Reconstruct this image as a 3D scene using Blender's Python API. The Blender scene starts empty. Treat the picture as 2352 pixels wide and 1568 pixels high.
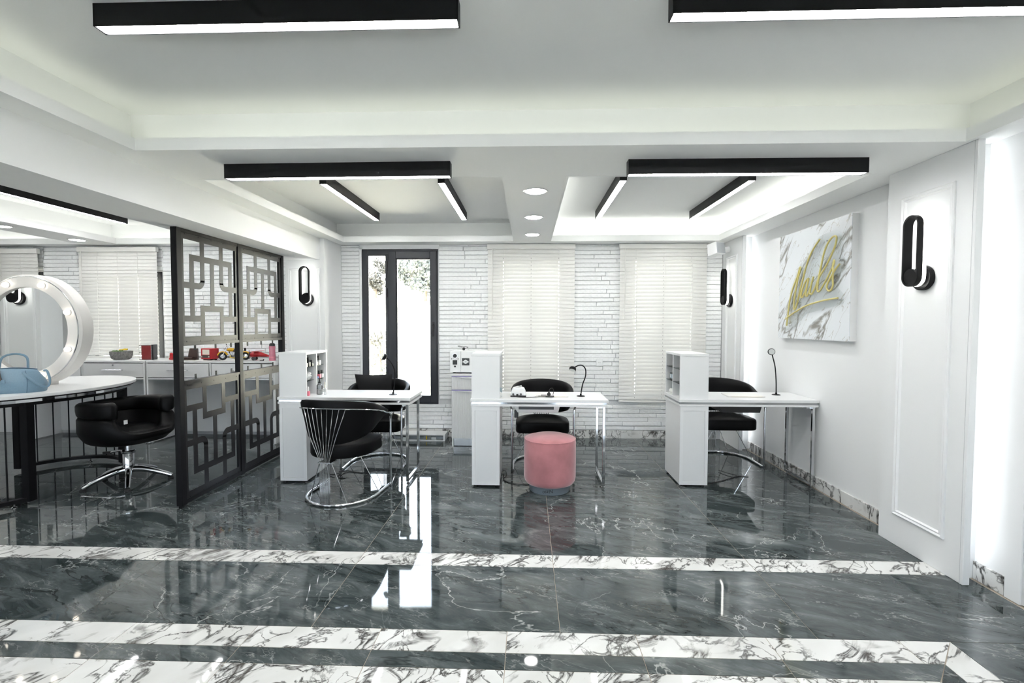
import bpy, bmesh, math, random
from mathutils import Vector, Matrix
random.seed(11)
scene = bpy.context.scene
COL = scene.collection
PI = math.pi
def R(d): return math.radians(d)

# ------------------------------------------------------------------ camera
F_PX, PITCH, YAW, ROLL, CAM_Z = 1093.2, R(2.112), R(1.952), R(0.108), 1.464
def cam_axis(x, y, w):
    c, s = math.cos(ROLL), math.sin(ROLL); x, y = c*x-s*y, s*x+c*y
    X, Y, Z = x, w*math.cos(PITCH)+y*math.sin(PITCH), -w*math.sin(PITCH)+y*math.cos(PITCH)
    c, s = math.cos(YAW), math.sin(YAW)
    return Vector((c*X-s*Y, s*X+c*Y, Z))
cd = bpy.data.cameras.new('camera'); cam = bpy.data.objects.new('camera', cd); COL.objects.link(cam)
ra, ua, fa = cam_axis(1,0,0), cam_axis(0,1,0), cam_axis(0,0,1)
m4 = Matrix.Identity(4)
for i in range(3):
    m4[i][0], m4[i][1], m4[i][2] = ra[i], ua[i], -fa[i]
m4.translation = Vector((0,0,CAM_Z))
cam.matrix_world = m4
cd.sensor_width = 36.0; cd.sensor_fit = 'HORIZONTAL'; cd.lens = 36.0*F_PX/2352.0
cd.clip_start = 0.05; cd.clip_end = 300
scene.camera = cam

# ------------------------------------------------------------------ sky, sun, exposure
SKY, SUN_E = 6.5, 38.0
LAMP_E, COVE_E, COVE_FRONT_E, SLIT_E, SCONCE_E, DOWN_E, BULB_E = 23.5, 2.3, .64, 5.0, 4.5, 12.0, 3.8
scene.view_settings.view_transform = 'Standard'
scene.view_settings.look = 'None'
scene.view_settings.gamma = 1.0
scene.view_settings.use_curve_mapping = False
scene.view_settings.exposure = 1.22
cy = scene.cycles
cy.max_bounces = 6; cy.diffuse_bounces = 5; cy.glossy_bounces = 3; cy.transmission_bounces = 4; cy.transparent_max_bounces = 10
cy.caustics_reflective = False; cy.caustics_refractive = False
cy.use_adaptive_sampling = True; cy.adaptive_threshold = .08; cy.adaptive_min_samples = 16; cy.use_light_tree = False
cy.sample_clamp_indirect = 8.0
world = bpy.data.worlds.new('sky'); scene.world = world; world.use_nodes = True
bg = world.node_tree.nodes['Background']
bg.inputs[0].default_value = (0.80, 0.88, 1.0, 1); bg.inputs[1].default_value = SKY
sd = bpy.data.lights.new('sun', 'SUN'); sd.energy = SUN_E; sd.angle = R(0.6); sd.color = (1, .97, .92)
sun = bpy.data.objects.new('sun', sd); COL.objects.link(sun)
sun.rotation_euler = Vector((-.14, -.30, -1)).to_track_quat('-Z', 'Y').to_euler()
sun.location = (2, 12, 20)

# ------------------------------------------------------------------ materials
MATS = {}
def newmat(name):
    m = bpy.data.materials.new(name); m.use_nodes = True; MATS[name] = m
    nt = m.node_tree
    return m, nt, nt.nodes['Principled BSDF']
def pmat(name, col, rough=.5, metal=0, spec=.5, bump=0, bscale=40, coat=0, sheen=0, var=0, trans=0, ior=1.5):
    m, nt, b = newmat(name)
    b.inputs['Base Color'].default_value = (*col, 1); b.inputs['Roughness'].default_value = rough
    b.inputs['Metallic'].default_value = metal; b.inputs['Specular IOR Level'].default_value = spec
    b.inputs['Coat Weight'].default_value = coat; b.inputs['Sheen Weight'].default_value = sheen
    b.inputs['Transmission Weight'].default_value = trans; b.inputs['IOR'].default_value = ior
    if bump or var:
        tc = nt.nodes.new('ShaderNodeTexCoord')
        n = nt.nodes.new('ShaderNodeTexNoise'); n.inputs['Scale'].default_value = bscale; n.inputs['Detail'].default_value = 5
        nt.links.new(tc.outputs['Object'], n.inputs['Vector'])
        if bump:
            bp = nt.nodes.new('ShaderNodeBump'); bp.inputs['Strength'].default_value = bump; bp.inputs['Distance'].default_value = .01
            nt.links.new(n.outputs['Fac'], bp.inputs['Height']); nt.links.new(bp.outputs['Normal'], b.inputs['Normal'])
        if var:
            r = nt.nodes.new('ShaderNodeValToRGB')
            r.color_ramp.elements[0].position = .3; r.color_ramp.elements[1].position = .7
            r.color_ramp.elements[0].color = (*[c*(1-var) for c in col], 1)
            r.color_ramp.elements[1].color = (*[min(1, c*(1+var)) for c in col], 1)
            nt.links.new(n.outputs['Fac'], r.inputs['Fac']); nt.links.new(r.outputs['Color'], b.inputs['Base Color'])
    return m
def emat(name, col, strength):
    m, nt, b = newmat(name)
    nt.nodes.remove(b); e = nt.nodes.new('ShaderNodeEmission')
    e.inputs[0].default_value = (*col, 1); e.inputs[1].default_value = strength
    nt.links.new(e.outputs[0], nt.nodes['Material Output'].inputs[0])
    m.cycles.emission_sampling = 'FRONT'
    return m
pmat('paint', (.82, .83, .835), .6, bump=.02, bscale=60)
pmat('ceiling_paint', (.91, .92, .91), .75)
pmat('brick_paint', (.84, .85, .855), .6, bump=.7, bscale=30, var=.03)
pmat('mortar', (.60, .61, .62), .8, bump=.4, bscale=60)
pmat('grout', (.36, .31, .25), .8)
pmat('laminate', (.75, .757, .76), .3)
pmat('laminate_door', (.71, .717, .72), .32)
pmat('chrome', (.66, .67, .69), .07, metal=1)
pmat('dimmed_chrome', (.40, .405, .415), .10, metal=1)  # chrome copy with a darker colour standing in for dimmer reflections
pmat('steel', (.62, .63, .65), .22, metal=1)
pmat('black_metal', (.006, .006, .007), .42, spec=.18)
pmat('lamp_housing', (.004, .0045, .006), .45, spec=.3)
pmat('screen_metal', (.016, .0152, .017), .32, spec=.24)
pmat('black_leather', (.0045, .0045, .005), .42, spec=.14, bump=.06, bscale=220)
pmat('black_fabric', (.009, .009, .010), .9, bump=.2, bscale=300)
pmat('black_plastic', (.012, .012, .013), .35)
pmat('anthracite', (.030, .033, .040), .42)
pmat('rubber', (.02, .02, .02), .7)
pmat('white_plastic', (.80, .81, .81), .3)
pmat('blind_frame', (.80, .79, .76), .35)
pmat('mirror', (.92, .94, .94), 0.0, metal=1)
pmat('ring_white', (.80, .78, .75), .4)
pmat('velvet', (.46, .19, .205), .8, sheen=.9, spec=.15, bump=.05, bscale=5, var=.22)
MATS['velvet'].node_tree.nodes['Principled BSDF'].inputs['Sheen Tint'].default_value = (1, .85, .88, 1)
MATS['velvet'].node_tree.nodes['Principled BSDF'].inputs['Sheen Roughness'].default_value = .45
pmat('pouf_base', (.17, .20, .23), .35)
pmat('ink', (.01, .01, .01), .6)
pmat('blue_leather', (.15, .25, .33), .45, bump=.12, bscale=140, var=.06)
pmat('blue_dark', (.07, .14, .21), .5)
pmat('bag_hardware', (.10, .09, .08), .3, metal=.6)
pmat('red_paint', (.42, .012, .018), .3)
pmat('red_dark', (.20, .010, .012), .4)
pmat('yellow_paint', (.66, .36, .01), .25)
pmat('brass', (.55, .42, .12), .3, metal=1)
pmat('brown_leather', (.045, .024, .018), .45, bump=.2, bscale=60, var=.25)
pmat('concrete', (.20, .20, .19), .85, bump=.8, bscale=55, var=.35)
pmat('paving', (.42, .415, .40), .9, var=.06, bscale=1.5)
pmat('petal', (.85, .62, .03), .6)
pmat('green_leaf', (.10, .18, .05), .6)
pmat('pink_plastic', (.80, .27, .36), .18, trans=.45)
pmat('skin_paint', (.75, .50, .38), .5)
pmat('cream', (.72, .68, .58), .5)
pmat('neon_tube', (.66, .58, .22), .35)
pmat('glow_tube', (.78, .74, .50), .35)
pmat('pad_white', (.80, .79, .76), .45)
pmat('purple_film', (.20, .15, .50), .4)
pmat('tag_white', (.75, .75, .74), .6)
pmat('label_print', (.35, .45, .5), .5)
pmat('pink_print', (.75, .18, .25), .5)
pmat('blue_print', (.06, .14, .35), .5)
pmat('towel', (.75, .76, .74), .95, bump=.6, bscale=90)
pmat('speaker_grille', (.42, .44, .46), .7, bump=.3, bscale=260)
pmat('dry_grass', (.62, .57, .44), .9, var=.10, bscale=.7)
pmat('bark', (.16, .12, .09), .9)
pmat('foliage_green', (.125, .132, .12), 1, spec=0)
pmat('foliage_olive', (.145, .138, .12), 1, spec=0)
pmat('wood_edge', (.30, .20, .10), .5)
emat('lamp_light', (1, 1, 1), LAMP_E)
emat('cove_light', (1.0, 1.0, .93), COVE_E)
emat('cove_front_light', (.97, 1.0, .80), COVE_FRONT_E)
emat('cove_left_light', (1.0, 1.0, .94), COVE_E*.6)
emat('slit_light', (.97, .99, 1.0), SLIT_E)
emat('sconce_light', (1.0, 1.0, .93), SCONCE_E)
emat('downlight', (1, 1, .96), DOWN_E)
emat('bulb_light', (1, .90, .76), BULB_E)
pmat('desk_lamp_off', (.55, .57, .56), .4)

def glass_mat(name, tint, ior=1.45):
    m, nt, b = newmat(name); nt.nodes.remove(b)
    out = nt.nodes['Material Output']
    t = nt.nodes.new('ShaderNodeBsdfTransparent'); t.inputs[0].default_value = (*tint, 1)
    g = nt.nodes.new('ShaderNodeBsdfGlossy'); g.inputs['Roughness'].default_value = 0.0
    fr = nt.nodes.new('ShaderNodeFresnel'); fr.inputs[0].default_value = ior
    mx = nt.nodes.new('ShaderNodeMixShader')
    nt.links.new(fr.outputs[0], mx.inputs[0]); nt.links.new(t.outputs[0], mx.inputs[1]); nt.links.new(g.outputs[0], mx.inputs[2])
    nt.links.new(mx.outputs[0], out.inputs[0])
glass_mat('glass', (.96, .98, .98)); glass_mat('acrylic', (.97, .98, .98), 1.12); glass_mat('shelf_glass', (.72, .80, .79))

def blind_mat():
    m, nt, b = newmat('blind_slat')
    out = nt.nodes['Material Output']
    b.inputs['Base Color'].default_value = (.73, .725, .70, 1); b.inputs['Roughness'].default_value = .38
    t = nt.nodes.new('ShaderNodeBsdfTranslucent'); t.inputs[0].default_value = (.88, .86, .80, 1)
    mx = nt.nodes.new('ShaderNodeMixShader'); mx.inputs[0].default_value = .004
    nt.links.new(b.outputs[0], mx.inputs[1]); nt.links.new(t.outputs[0], mx.inputs[2]); nt.links.new(mx.outputs[0], out.inputs[0])
blind_mat()

def N(nt, typ, **kw):
    n = nt.nodes.new(typ)
    for k, v in kw.items():
        if k.startswith('i_'): n.inputs[k[2:].replace('_', ' ')].default_value = v
        else: setattr(n, k, v)
    return n
def marble(name, rough, kind):
    m, nt, b = newmat(name); L = nt.links.new
    tc = N(nt, 'ShaderNodeTexCoord'); oi = N(nt, 'ShaderNodeObjectInfo')
    mul = N(nt, 'ShaderNodeVectorMath', operation='SCALE'); mul.inputs[3].default_value = 37.3
    comb = N(nt, 'ShaderNodeCombineXYZ')
    m1 = N(nt, 'ShaderNodeMath', operation='MULTIPLY'); m1.inputs[1].default_value = 7.7
    fr = N(nt, 'ShaderNodeMath', operation='FRACT')
    L(oi.outputs['Random'], m1.inputs[0]); L(m1.outputs[0], fr.inputs[0])
    L(oi.outputs['Random'], comb.inputs[0]); L(fr.outputs[0], comb.inputs[1]); L(oi.outputs['Random'], comb.inputs[2])
    L(comb.outputs[0], mul.inputs[0])
    add = N(nt, 'ShaderNodeVectorMath', operation='ADD'); L(tc.outputs['Object'], add.inputs[0]); L(mul.outputs[0], add.inputs[1])
    rot = N(nt, 'ShaderNodeMapping'); mp = N(nt, 'ShaderNodeMapping')
    L(add.outputs[0], rot.inputs['Vector']); L(rot.outputs[0], mp.inputs['Vector'])
    def ridge(vec, scale, detail, width, dist=.6, off=.5):
        n = N(nt, 'ShaderNodeTexNoise'); n.inputs['Scale'].default_value = scale; n.inputs['Detail'].default_value = detail
        n.inputs['Distortion'].default_value = dist; n.inputs['Roughness'].default_value = .55
        L(vec, n.inputs['Vector'])
        s = N(nt, 'ShaderNodeMath', operation='SUBTRACT'); s.inputs[1].default_value = off; L(n.outputs['Fac'], s.inputs[0])
        a = N(nt, 'ShaderNodeMath', operation='ABSOLUTE'); L(s.outputs[0], a.inputs[0])
        mr = N(nt, 'ShaderNodeMapRange'); mr.inputs[1].default_value = 0; mr.inputs[2].default_value = width
        mr.inputs[3].default_value = 1; mr.inputs[4].default_value = 0; L(a.outputs[0], mr.inputs[0])
        return mr.outputs[0]
    def mask(vec, scale, lo, hi):
        n = N(nt, 'ShaderNodeTexNoise'); n.inputs['Scale'].default_value = scale; n.inputs['Detail'].default_value = 3
        L(vec, n.inputs['Vector'])
        mr = N(nt, 'ShaderNodeMapRange'); mr.inputs[1].default_value = lo; mr.inputs[2].default_value = hi; L(n.outputs['Fac'], mr.inputs[0])
        return mr.outputs[0]
    def times(a, c):
        x = N(nt, 'ShaderNodeMath', operation='MULTIPLY'); L(a, x.inputs[0])
        if isinstance(c, float): x.inputs[1].default_value = c
        else: L(c, x.inputs[1])
        return x.outputs[0]
    def mixc(fac, a, bcol):
        x = N(nt, 'ShaderNodeMix', data_type='RGBA'); L(fac, x.inputs[0])
        L(a, x.inputs[6]); x.inputs[7].default_value = (*bcol, 1)
        return x.outputs[2]
    ramp = N(nt, 'ShaderNodeValToRGB')
    if kind == 'dark':
        rot.inputs['Rotation'].default_value = (0, 0, R(22)); mp.inputs['Scale'].default_value = (1.0, 3.0, 1)
        n = N(nt, 'ShaderNodeTexNoise'); n.inputs['Scale'].default_value = 2.6; n.inputs['Detail'].default_value = 12
        n.inputs['Distortion'].default_value = .7; n.inputs['Roughness'].default_value = .70
        L(mp.outputs[0], n.inputs['Vector']); L(n.outputs['Fac'], ramp.inputs[0])
        cr = ramp.color_ramp
        cr.elements[0].position = .30; cr.elements[0].color = (.020, .028, .029, 1)
        cr.elements[1].position = .74; cr.elements[1].color = (.22, .24, .24, 1)
        e = cr.elements.new(.44); e.color = (.044, .057, .059, 1)
        e = cr.elements.new(.58); e.color = (.088, .104, .106, 1)
        c = ramp.outputs[0]
        c = mixc(times(times(ridge(mp.outputs[0], 1.3, 5, .020, .8, .47), mask(mp.outputs[0], 1.6, .45, .58)), .85), c, (.014, .020, .020))
        c = mixc(times(times(ridge(add.outputs[0], 1.3, 6, .0045, .5, .52), mask(add.outputs[0], 2.0, .46, .56)), .8), c, (.46, .47, .46))
        c = mixc(times(times(ridge(mp.outputs[0], 8, 6, .022, .4, .5), mask(mp.outputs[0], 3.5, .50, .64)), .6), c, (.38, .39, .38))
    else:
        rot.inputs['Rotation'].default_value = (0, 0, R(-40)); mp.inputs['Scale'].default_value = (1.0, 2.0, 1)
        n = N(nt, 'ShaderNodeTexNoise'); n.inputs['Scale'].default_value = 2.0; n.inputs['Detail'].default_value = 4
        L(mp.outputs[0], n.inputs['Vector']); L(n.outputs['Fac'], ramp.inputs[0])
        cr = ramp.color_ramp
        cr.elements[0].position = .3; cr.elements[0].color = (.62, .62, .60, 1)
        cr.elements[1].position = .7; cr.elements[1].color = (.80, .80, .79, 1)
        c = ramp.outputs[0]
        c = mixc(times(times(ridge(mp.outputs[0], 2.6, 6, .030, 1.0), mask(add.outputs[0], 1.8, .40, .48)), .97), c, (.020, .017, .015))
        c = mixc(times(times(ridge(add.outputs[0], 6.0, 6, .028, 1.0), mask(add.outputs[0], 3.0, .46, .53)), .92), c, (.03, .027, .024))
        c = mixc(times(times(ridge(mp.outputs[0], 2.0, 8, .060, 1.4, .57), mask(add.outputs[0], 2.8, .53, .60)), .95), c, (.035, .028, .022))
    L(c, b.inputs['Base Color'])
    b.inputs['Roughness'].default_value = rough; b.inputs['IOR'].default_value = 1.55
    wn = N(nt, 'ShaderNodeTexNoise'); wn.inputs['Scale'].default_value = 4.0; wn.inputs['Detail'].default_value = 1
    L(add.outputs[0], wn.inputs['Vector'])
    bp = N(nt, 'ShaderNodeBump'); bp.inputs['Strength'].default_value = .018; bp.inputs['Distance'].default_value = .01
    L(wn.outputs['Fac'], bp.inputs['Height']); L(bp.outputs[0], b.inputs['Normal'])
marble('marble_dark', .035, 'dark'); marble('marble_white', .04, 'white')

def art_mat():
    m, nt, b = newmat('art_print'); L = nt.links.new
    tc = N(nt, 'ShaderNodeTexCoord'); r0 = N(nt, 'ShaderNodeMapping'); mp = N(nt, 'ShaderNodeMapping')
    r0.inputs['Rotation'].default_value = (R(48), 0, 0); mp.inputs['Scale'].default_value = (1, .8, 3.0); mp.inputs['Location'].default_value = (0, .35, .2)
    L(tc.outputs['Object'], r0.inputs['Vector']); L(r0.outputs[0], mp.inputs['Vector'])
    def rd(scale, w, off, det=5, dist=.5):
        n = N(nt, 'ShaderNodeTexNoise'); n.inputs['Scale'].default_value = scale; n.inputs['Detail'].default_value = det; n.inputs['Distortion'].default_value = dist
        L(mp.outputs[0], n.inputs['Vector'])
        s = N(nt, 'ShaderNodeMath', operation='SUBTRACT'); s.inputs[1].default_value = off; L(n.outputs['Fac'], s.inputs[0])
        a = N(nt, 'ShaderNodeMath', operation='ABSOLUTE'); L(s.outputs[0], a.inputs[0])
        mr = N(nt, 'ShaderNodeMapRange'); mr.inputs[2].default_value = w; mr.inputs[3].default_value = 1; mr.inputs[4].default_value = 0; L(a.outputs[0], mr.inputs[0])
        return mr.outputs[0]
    x = N(nt, 'ShaderNodeMix', data_type='RGBA'); x.inputs[6].default_value = (.74, .77, .80, 1); x.inputs[7].default_value = (.22, .21, .19, 1)
    L(rd(1.5, .034, .42), x.inputs[0])
    y = N(nt, 'ShaderNodeMix', data_type='RGBA'); y.inputs[7].default_value = (.42, .40, .37, 1)
    L(rd(4.2, .014, .56), y.inputs[0]); L(x.outputs[2], y.inputs[6]); L(y.outputs[2], b.inputs['Base Color'])
    b.inputs['Roughness'].default_value = .25
art_mat()

# ------------------------------------------------------------------ mesh helpers
class M:
    def __init__(s): s.v = []; s.f = []
    def add(s, vs, fs):
        o = len(s.v); s.v += [tuple(v) for v in vs]; s.f += [tuple(i+o for i in f) for f in fs]; return s
    def box(s, x0, x1, y0, y1, z0, z1, mtx=None):
        vs = [(x, y, z) for z in (z0, z1) for x, y in ((x0, y0), (x1, y0), (x1, y1), (x0, y1))]
        if mtx: vs = [mtx @ Vector(v) for v in vs]
        return s.add(vs, [(0,3,2,1), (4,5,6,7), (0,1,5,4), (1,2,6,5), (2,3,7,6), (3,0,4,7)])
    def prism(s, poly, a, b, fn):      # poly of (u,v); fn(u,v,w)->xyz ; w from a to b
        n = len(poly)
        vs = [fn(u, v, a) for u, v in poly] + [fn(u, v, b) for u, v in poly]
        fs = [tuple(range(n-1, -1, -1)), tuple(range(n, 2*n))] + [(i, (i+1) % n, n+(i+1) % n, n+i) for i in range(n)]
        return s.add(vs, fs)
    def tube(s, pts, r, n=8, closed=False, caps=True):
        P = [Vector(p) for p in pts]; k = len(P)
        rs = r if isinstance(r, (list, tuple)) else [r]*k
        T = []
        for i in range(k):
            a = P[(i-1) % k] if (closed or i > 0) else P[i]; b = P[(i+1) % k] if (closed or i < k-1) else P[i]
            t = (b-a); T.append(t.normalized() if t.length > 1e-9 else Vector((0,0,1)))
        u = T[0].orthogonal().normalized(); vs = []
        for i in range(k):
            if i: 
                q = T[i-1].rotation_difference(T[i]); u = q @ u
            u = (u-T[i]*u.dot(T[i])).normalized(); w = T[i].cross(u)
            vs += [P[i]+(u*math.cos(2*PI*j/n)+w*math.sin(2*PI*j/n))*rs[i] for j in range(n)]
        fs = []
        for i in range(k if closed else k-1):
            for j in range(n):
                a = i*n+j; b = i*n+(j+1) % n; c = ((i+1) % k)*n+(j+1) % n; d = ((i+1) % k)*n+j
                fs.append((a, b, c, d))
        if caps and not closed:
            fs.append(tuple(range(n-1, -1, -1))); fs.append(tuple((k-1)*n+j for j in range(n)))
        return s.add(vs, fs)
    def cyl(s, p0, p1, r, n=16, r2=None): return s.tube([p0, p1], [r, r if r2 is None else r2], n)
    def lathe(s, prof, n=24, mtx=None):    # prof (r,z) bottom to top
        vs = []; fs = []; k = len(prof)
        for r, z in prof: vs += [(r*math.cos(2*PI*j/n), r*math.sin(2*PI*j/n), z) for j in range(n)]
        for i in range(k-1):
            for j in range(n): fs.append((i*n+j, i*n+(j+1) % n, (i+1)*n+(j+1) % n, (i+1)*n+j))
        if prof[0][0] > 1e-6: fs.append(tuple(range(n-1, -1, -1)))
        if prof[-1][0] > 1e-6: fs.append(tuple((k-1)*n+j for j in range(n)))
        if mtx: vs = [mtx @ Vector(v) for v in vs]
        return s.add(vs, fs)
    def sphere(s, c, r, n=12, m=8, sc=(1,1,1)):
        prof = [(max(1e-5, r*math.sin(PI*i/m)), -r*math.cos(PI*i/m)) for i in range(m+1)]
        return s.lathe(prof, n, Matrix.Translation(Vector(c)) @ Matrix.Diagonal((*sc, 1)))
    def grid(s, fn, nu, nv, closeu=False, flip=False):
        vs = [fn(i/(nu if closeu else nu-1), j/(nv-1)) for j in range(nv) for i in range(nu)]; fs = []
        for j in range(nv-1):
            for i in range(nu if closeu else nu-1):
                q = (j*nu+i, j*nu+(i+1) % nu, (j+1)*nu+(i+1) % nu, (j+1)*nu+i)
                fs.append(q[::-1] if flip else q)
        return s.add(vs, fs)
    def build(s, name, mat, parent=None, bevel=0, smooth=False, seg=2, kind=None, label=None, weld=False):
        off = Vector((0,0,0))
        if parent is not None and parent.get('_world'): off = Vector(parent['_world'])
        me = bpy.data.meshes.new(name)
        me.from_pydata([tuple(Vector(v)-off) for v in s.v], [], s.f)
        if bevel or weld:
            bm = bmesh.new(); bm.from_mesh(me)
            if weld: bmesh.ops.remove_doubles(bm, verts=bm.verts, dist=1e-5)
            if bevel:
                bm.normal_update()
                es = [e for e in bm.edges if len(e.link_faces) == 2 and e.calc_face_angle(0) > .6]
                bmesh.ops.bevel(bm, geom=es, offset=bevel, segments=seg, affect='EDGES', profile=.5, clamp_overlap=True)
            bm.to_mesh(me); bm.free()
        me.materials.append(MATS[mat])
        if smooth:
            for p in me.polygons: p.use_smooth = True
            me.set_sharp_from_angle(angle=R(smooth if smooth is not True else 40))
        o = bpy.data.objects.new(name, me); COL.objects.link(o)
        if parent is not None: o.parent = parent
        if kind: o['kind'] = kind
        if label: o['label'] = label
        me.validate()
        return o
def tag(o, label, cat, group=None):
    o['label'] = label; o['category'] = cat
    if group: o['group'] = group
    return o
def thing(name, label, cat, loc=(0,0,0), rz=0, group=None, world=False, rx=0, ry=0):
    o = bpy.data.objects.new(name, None); COL.objects.link(o); o.location = loc; o.rotation_euler = (rx, ry, rz)
    o.empty_display_size = .05
    if world: o['_world'] = tuple(loc)
    return tag(o, label, cat, group)
def struct(name, m, mat, **kw):
    o = m.build(name, mat, **kw); o['kind'] = 'structure'; return o
def copy_tree(o, parent=None):
    c = o.copy(); COL.objects.link(c)
    if parent is not None: c.parent = parent
    for ch in list(o.children): copy_tree(ch, c)
    return c
def place(c, loc, rz=0, label=None, group=None):
    c.location = loc; c.rotation_euler = (0, 0, rz)
    if label: c['label'] = label
    if group: c['group'] = group
    return c
def spline(pts, k=6):      # Catmull-Rom through points
    P = [Vector(p) for p in pts]; out = []
    for i in range(len(P)-1):
        a, b, c, d = P[max(i-1,0)], P[i], P[i+1], P[min(i+2,len(P)-1)]
        for j in range(k):
            t = j/k
            out.append(.5*((2*b)+(c-a)*t+(2*a-5*b+4*c-d)*t*t+(3*b-a-3*c+d)*t**3))
    return out+[P[-1]]

# ================================================================== ROOM SHELL
XL, XR, YB, YF = -7.6, 2.585, 6.115, -3.0
ZS, ZC = 2.475, 2.74            # soffit height, tray ceiling height
# ---- floor
floor = struct('floor', M().box(XL, XR+.1, YF, YB+.1, -.12, -.002), 'grout')
TILE = {}
def tile(x0, x1, y0, y1, mat):
    x0 = max(x0, XL); x1 = min(x1, XR); y0 = max(y0, YF); y1 = min(y1, YB-.002)
    if x1-x0 < .03 or y1-y0 < .02: return
    g = .0015; w, d = round(x1-x0-2*g, 4), round(y1-y0-2*g, 4); key = (w, d, mat)
    if key in TILE: o = bpy.data.objects.new('tile', TILE[key]); COL.objects.link(o); o.parent = floor; o['kind'] = 'structure'
    else:
        o = M().box(-w/2, w/2, -d/2, d/2, -.010, 0).build('tile', mat, floor, bevel=.0006, seg=1, kind='structure'); TILE[key] = o.data
    o.location = ((x0+x1)/2, (y0+y1)/2, 0)
XO, YO = 1.953, 2.215           # outer corner of the frieze
xs = [.156+1.2*k for k in range(-7, 4)]
rows = [2.974+.6*k for k in range(0, 6)]
for i in range(len(xs)-1):
    for y in rows: tile(xs[i], xs[i+1], y, y+.6, 'marble_dark')
    tile(xs[i], xs[i+1], 2.818, 2.974, 'marble_white')
    tile(xs[i], xs[i+1], YO, 2.818, 'marble_dark')
W1, W2, W3 = .150, .103, .150   # frieze widths: white, dark, white
xf = [-.096+.605*k for k in range(-13, 7)]
y0 = YO
for w, mt in ((W1, 'marble_white'), (W2, 'marble_dark'), (W3, 'marble_white')):
    off = YO-y0; xend = XO-off
    for i in range(len(xf)-1):
        a, b = xf[i], xf[i+1]
        if a > xend-.2: continue
        if b > xend-.2:
            g = .0015; cx, cy = (a+xend)/2, y0-w/2
            o = M().prism([(a+g-cx, y0-g-cy), (a+g-cx, y0-w+g-cy), (xend-w-g-cx, y0-w+g-cy), (xend-2*g-cx, y0-g-cy)], -.01, 0, lambda u, v, q: (u, v, q)).build('tile', mt, floor, kind='structure')
            o.location = (cx, cy, 0); break
        tile(a, b, y0-w, y0, mt)
    # side run towards the viewer, mitred
    ys = [y0] + [YO-.605*k for k in range(1, 9)]
    for k in range(len(ys)-1):
        t0, t1 = ys[k], ys[k+1]; g = .0015
        if k == 0: poly = [(xend, t0), (xend-w, t0-w), (xend-w, t1), (xend, t1)]
        else: poly = [(xend, t0), (xend-w, t0), (xend-w, t1), (xend, t1)]
        cx, cy = xend-w/2, (t0+t1)/2
        poly = [(u+(g if u < cx else -g)-cx, v+(g if v < cy else -2*g)-cy) for u, v in poly]
        o = M().prism(poly, -.01, 0, lambda u, v, q: (u, v, q)).build('tile', mt, floor, kind='structure'); o.location = (cx, cy, 0)
    y0 -= w
for k in range(9): tile(XO, XR, YO-.6*(k+1), YO-.6*k, 'marble_dark')
xin, yin = XO-W1-W2-W3, YO-W1-W2-W3
for k in range(8):
    for i in range(8): tile(xin-1.2*(i+1), xin-1.2*i, yin-.6*(k+1), yin-.6*k, 'marble_dark')

# ---- ceiling slab, soffits, lips, coves
ceiling = struct('ceiling', M().box(XL, XR+.1, YF, YB+.25, ZC, ZC+.16), 'ceiling_paint')
def soffit(x0, x1, y0, y1): M().box(x0, x1, y0, y1, ZS, ZS+.02).build('soffit', 'ceiling_paint', ceiling, kind='structure')
def tray(x0, x1, y0, y1, e, led=None, sides='LRFB'):
    t = .02; lz = ZS+.07
    eL, eR, eF, eB = e
    q = .003; lip = {'L': (x0-t, x0+q, y0-t, y1+t), 'R': (x1-q, x1+t, y0-t, y1+t), 'F': (x0+q, x1-q, y0-t, y0+q), 'B': (x0+q, x1-q, y1-q, y1+t)}
    for s in 'LRFB': M().box(*lip[s][:4], ZS-.0012, lz).build('cove_lip', 'ceiling_paint', ceiling, kind='structure')
    X0, X1, Y0, Y1 = x0-eL, x1+eR, y0-eF, y1+eB
    for bb in ((X0-t, X0, Y0-t, Y1+t), (X1, X1+t, Y0-t, Y1+t), (X0, X1, Y0-t, Y0), (X0, X1, Y1, Y1+t)):
        M().box(*bb, ZS+.019, ZC+.001).build('cove_wall', 'ceiling_paint', ceiling, kind='structure')
    if led:
        a, b = .024, .094
        st = {'L': (x0-b, x0-a, y0, y1), 'R': (x1+a, x1+b, y0, y1), 'F': (x0, x1, y0-b, y0-a), 'B': (x0, x1, y1+a, y1+b)}
        for s in sides: M().box(*st[s], ZS+.020, ZS+.026).build('led_strip', led, ceiling, kind='structure')
FX0, FX1, FY1 = -2.305, 2.412, 2.75     # front tray
TY0, TY1 = 3.325, 5.865                 # rear trays
BX0, BX1 = -2.89, -2.476                # beam between the two rooms
soffit(BX1, XR, FY1, TY0); soffit(BX1, FX0, YF, FY1); soffit(FX1, XR, YF, FY1)
soffit(BX1, -2.295, TY0, YB); soffit(-.182, .272, TY0, TY1); soffit(2.300, XR, TY0, YB)
soffit(-2.295, 2.300, TY1, YB); soffit(FX0, FX1, YF, -2.4)
tray(FX0, FX1, -2.4, FY1, (.14, .14, .14, .14), 'cove_front_light')
tray(-2.295, -.182, TY0, TY1, (.16, .10, .16, .2))
tray(.272, 2.300, TY0, TY1, (.12, .2, .16, .2), 'cove_light', 'RFBL')
# second room
soffit(-3.08, BX0, TY0, YB); soffit(XL, BX0, YF, TY0); soffit(-5.72, -5.25, TY0, 5.93); soffit(-5.25, -3.08, 5.93, YB)
soffit(XL, -5.25, 5.93, YB); soffit(XL, -7.35, TY0, 5.93)
tray(-5.25, -3.08, TY0, 5.93, (.18, .14, .16, .14), 'cove_left_light')
tray(-7.35, -5.72, TY0, 5.93, (.16, .18, .16, .14), 'cove_left_light')
struct('beam', M().box(BX0, BX1, YF, 5.60, 2.218, ZS+.02), 'paint')

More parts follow.
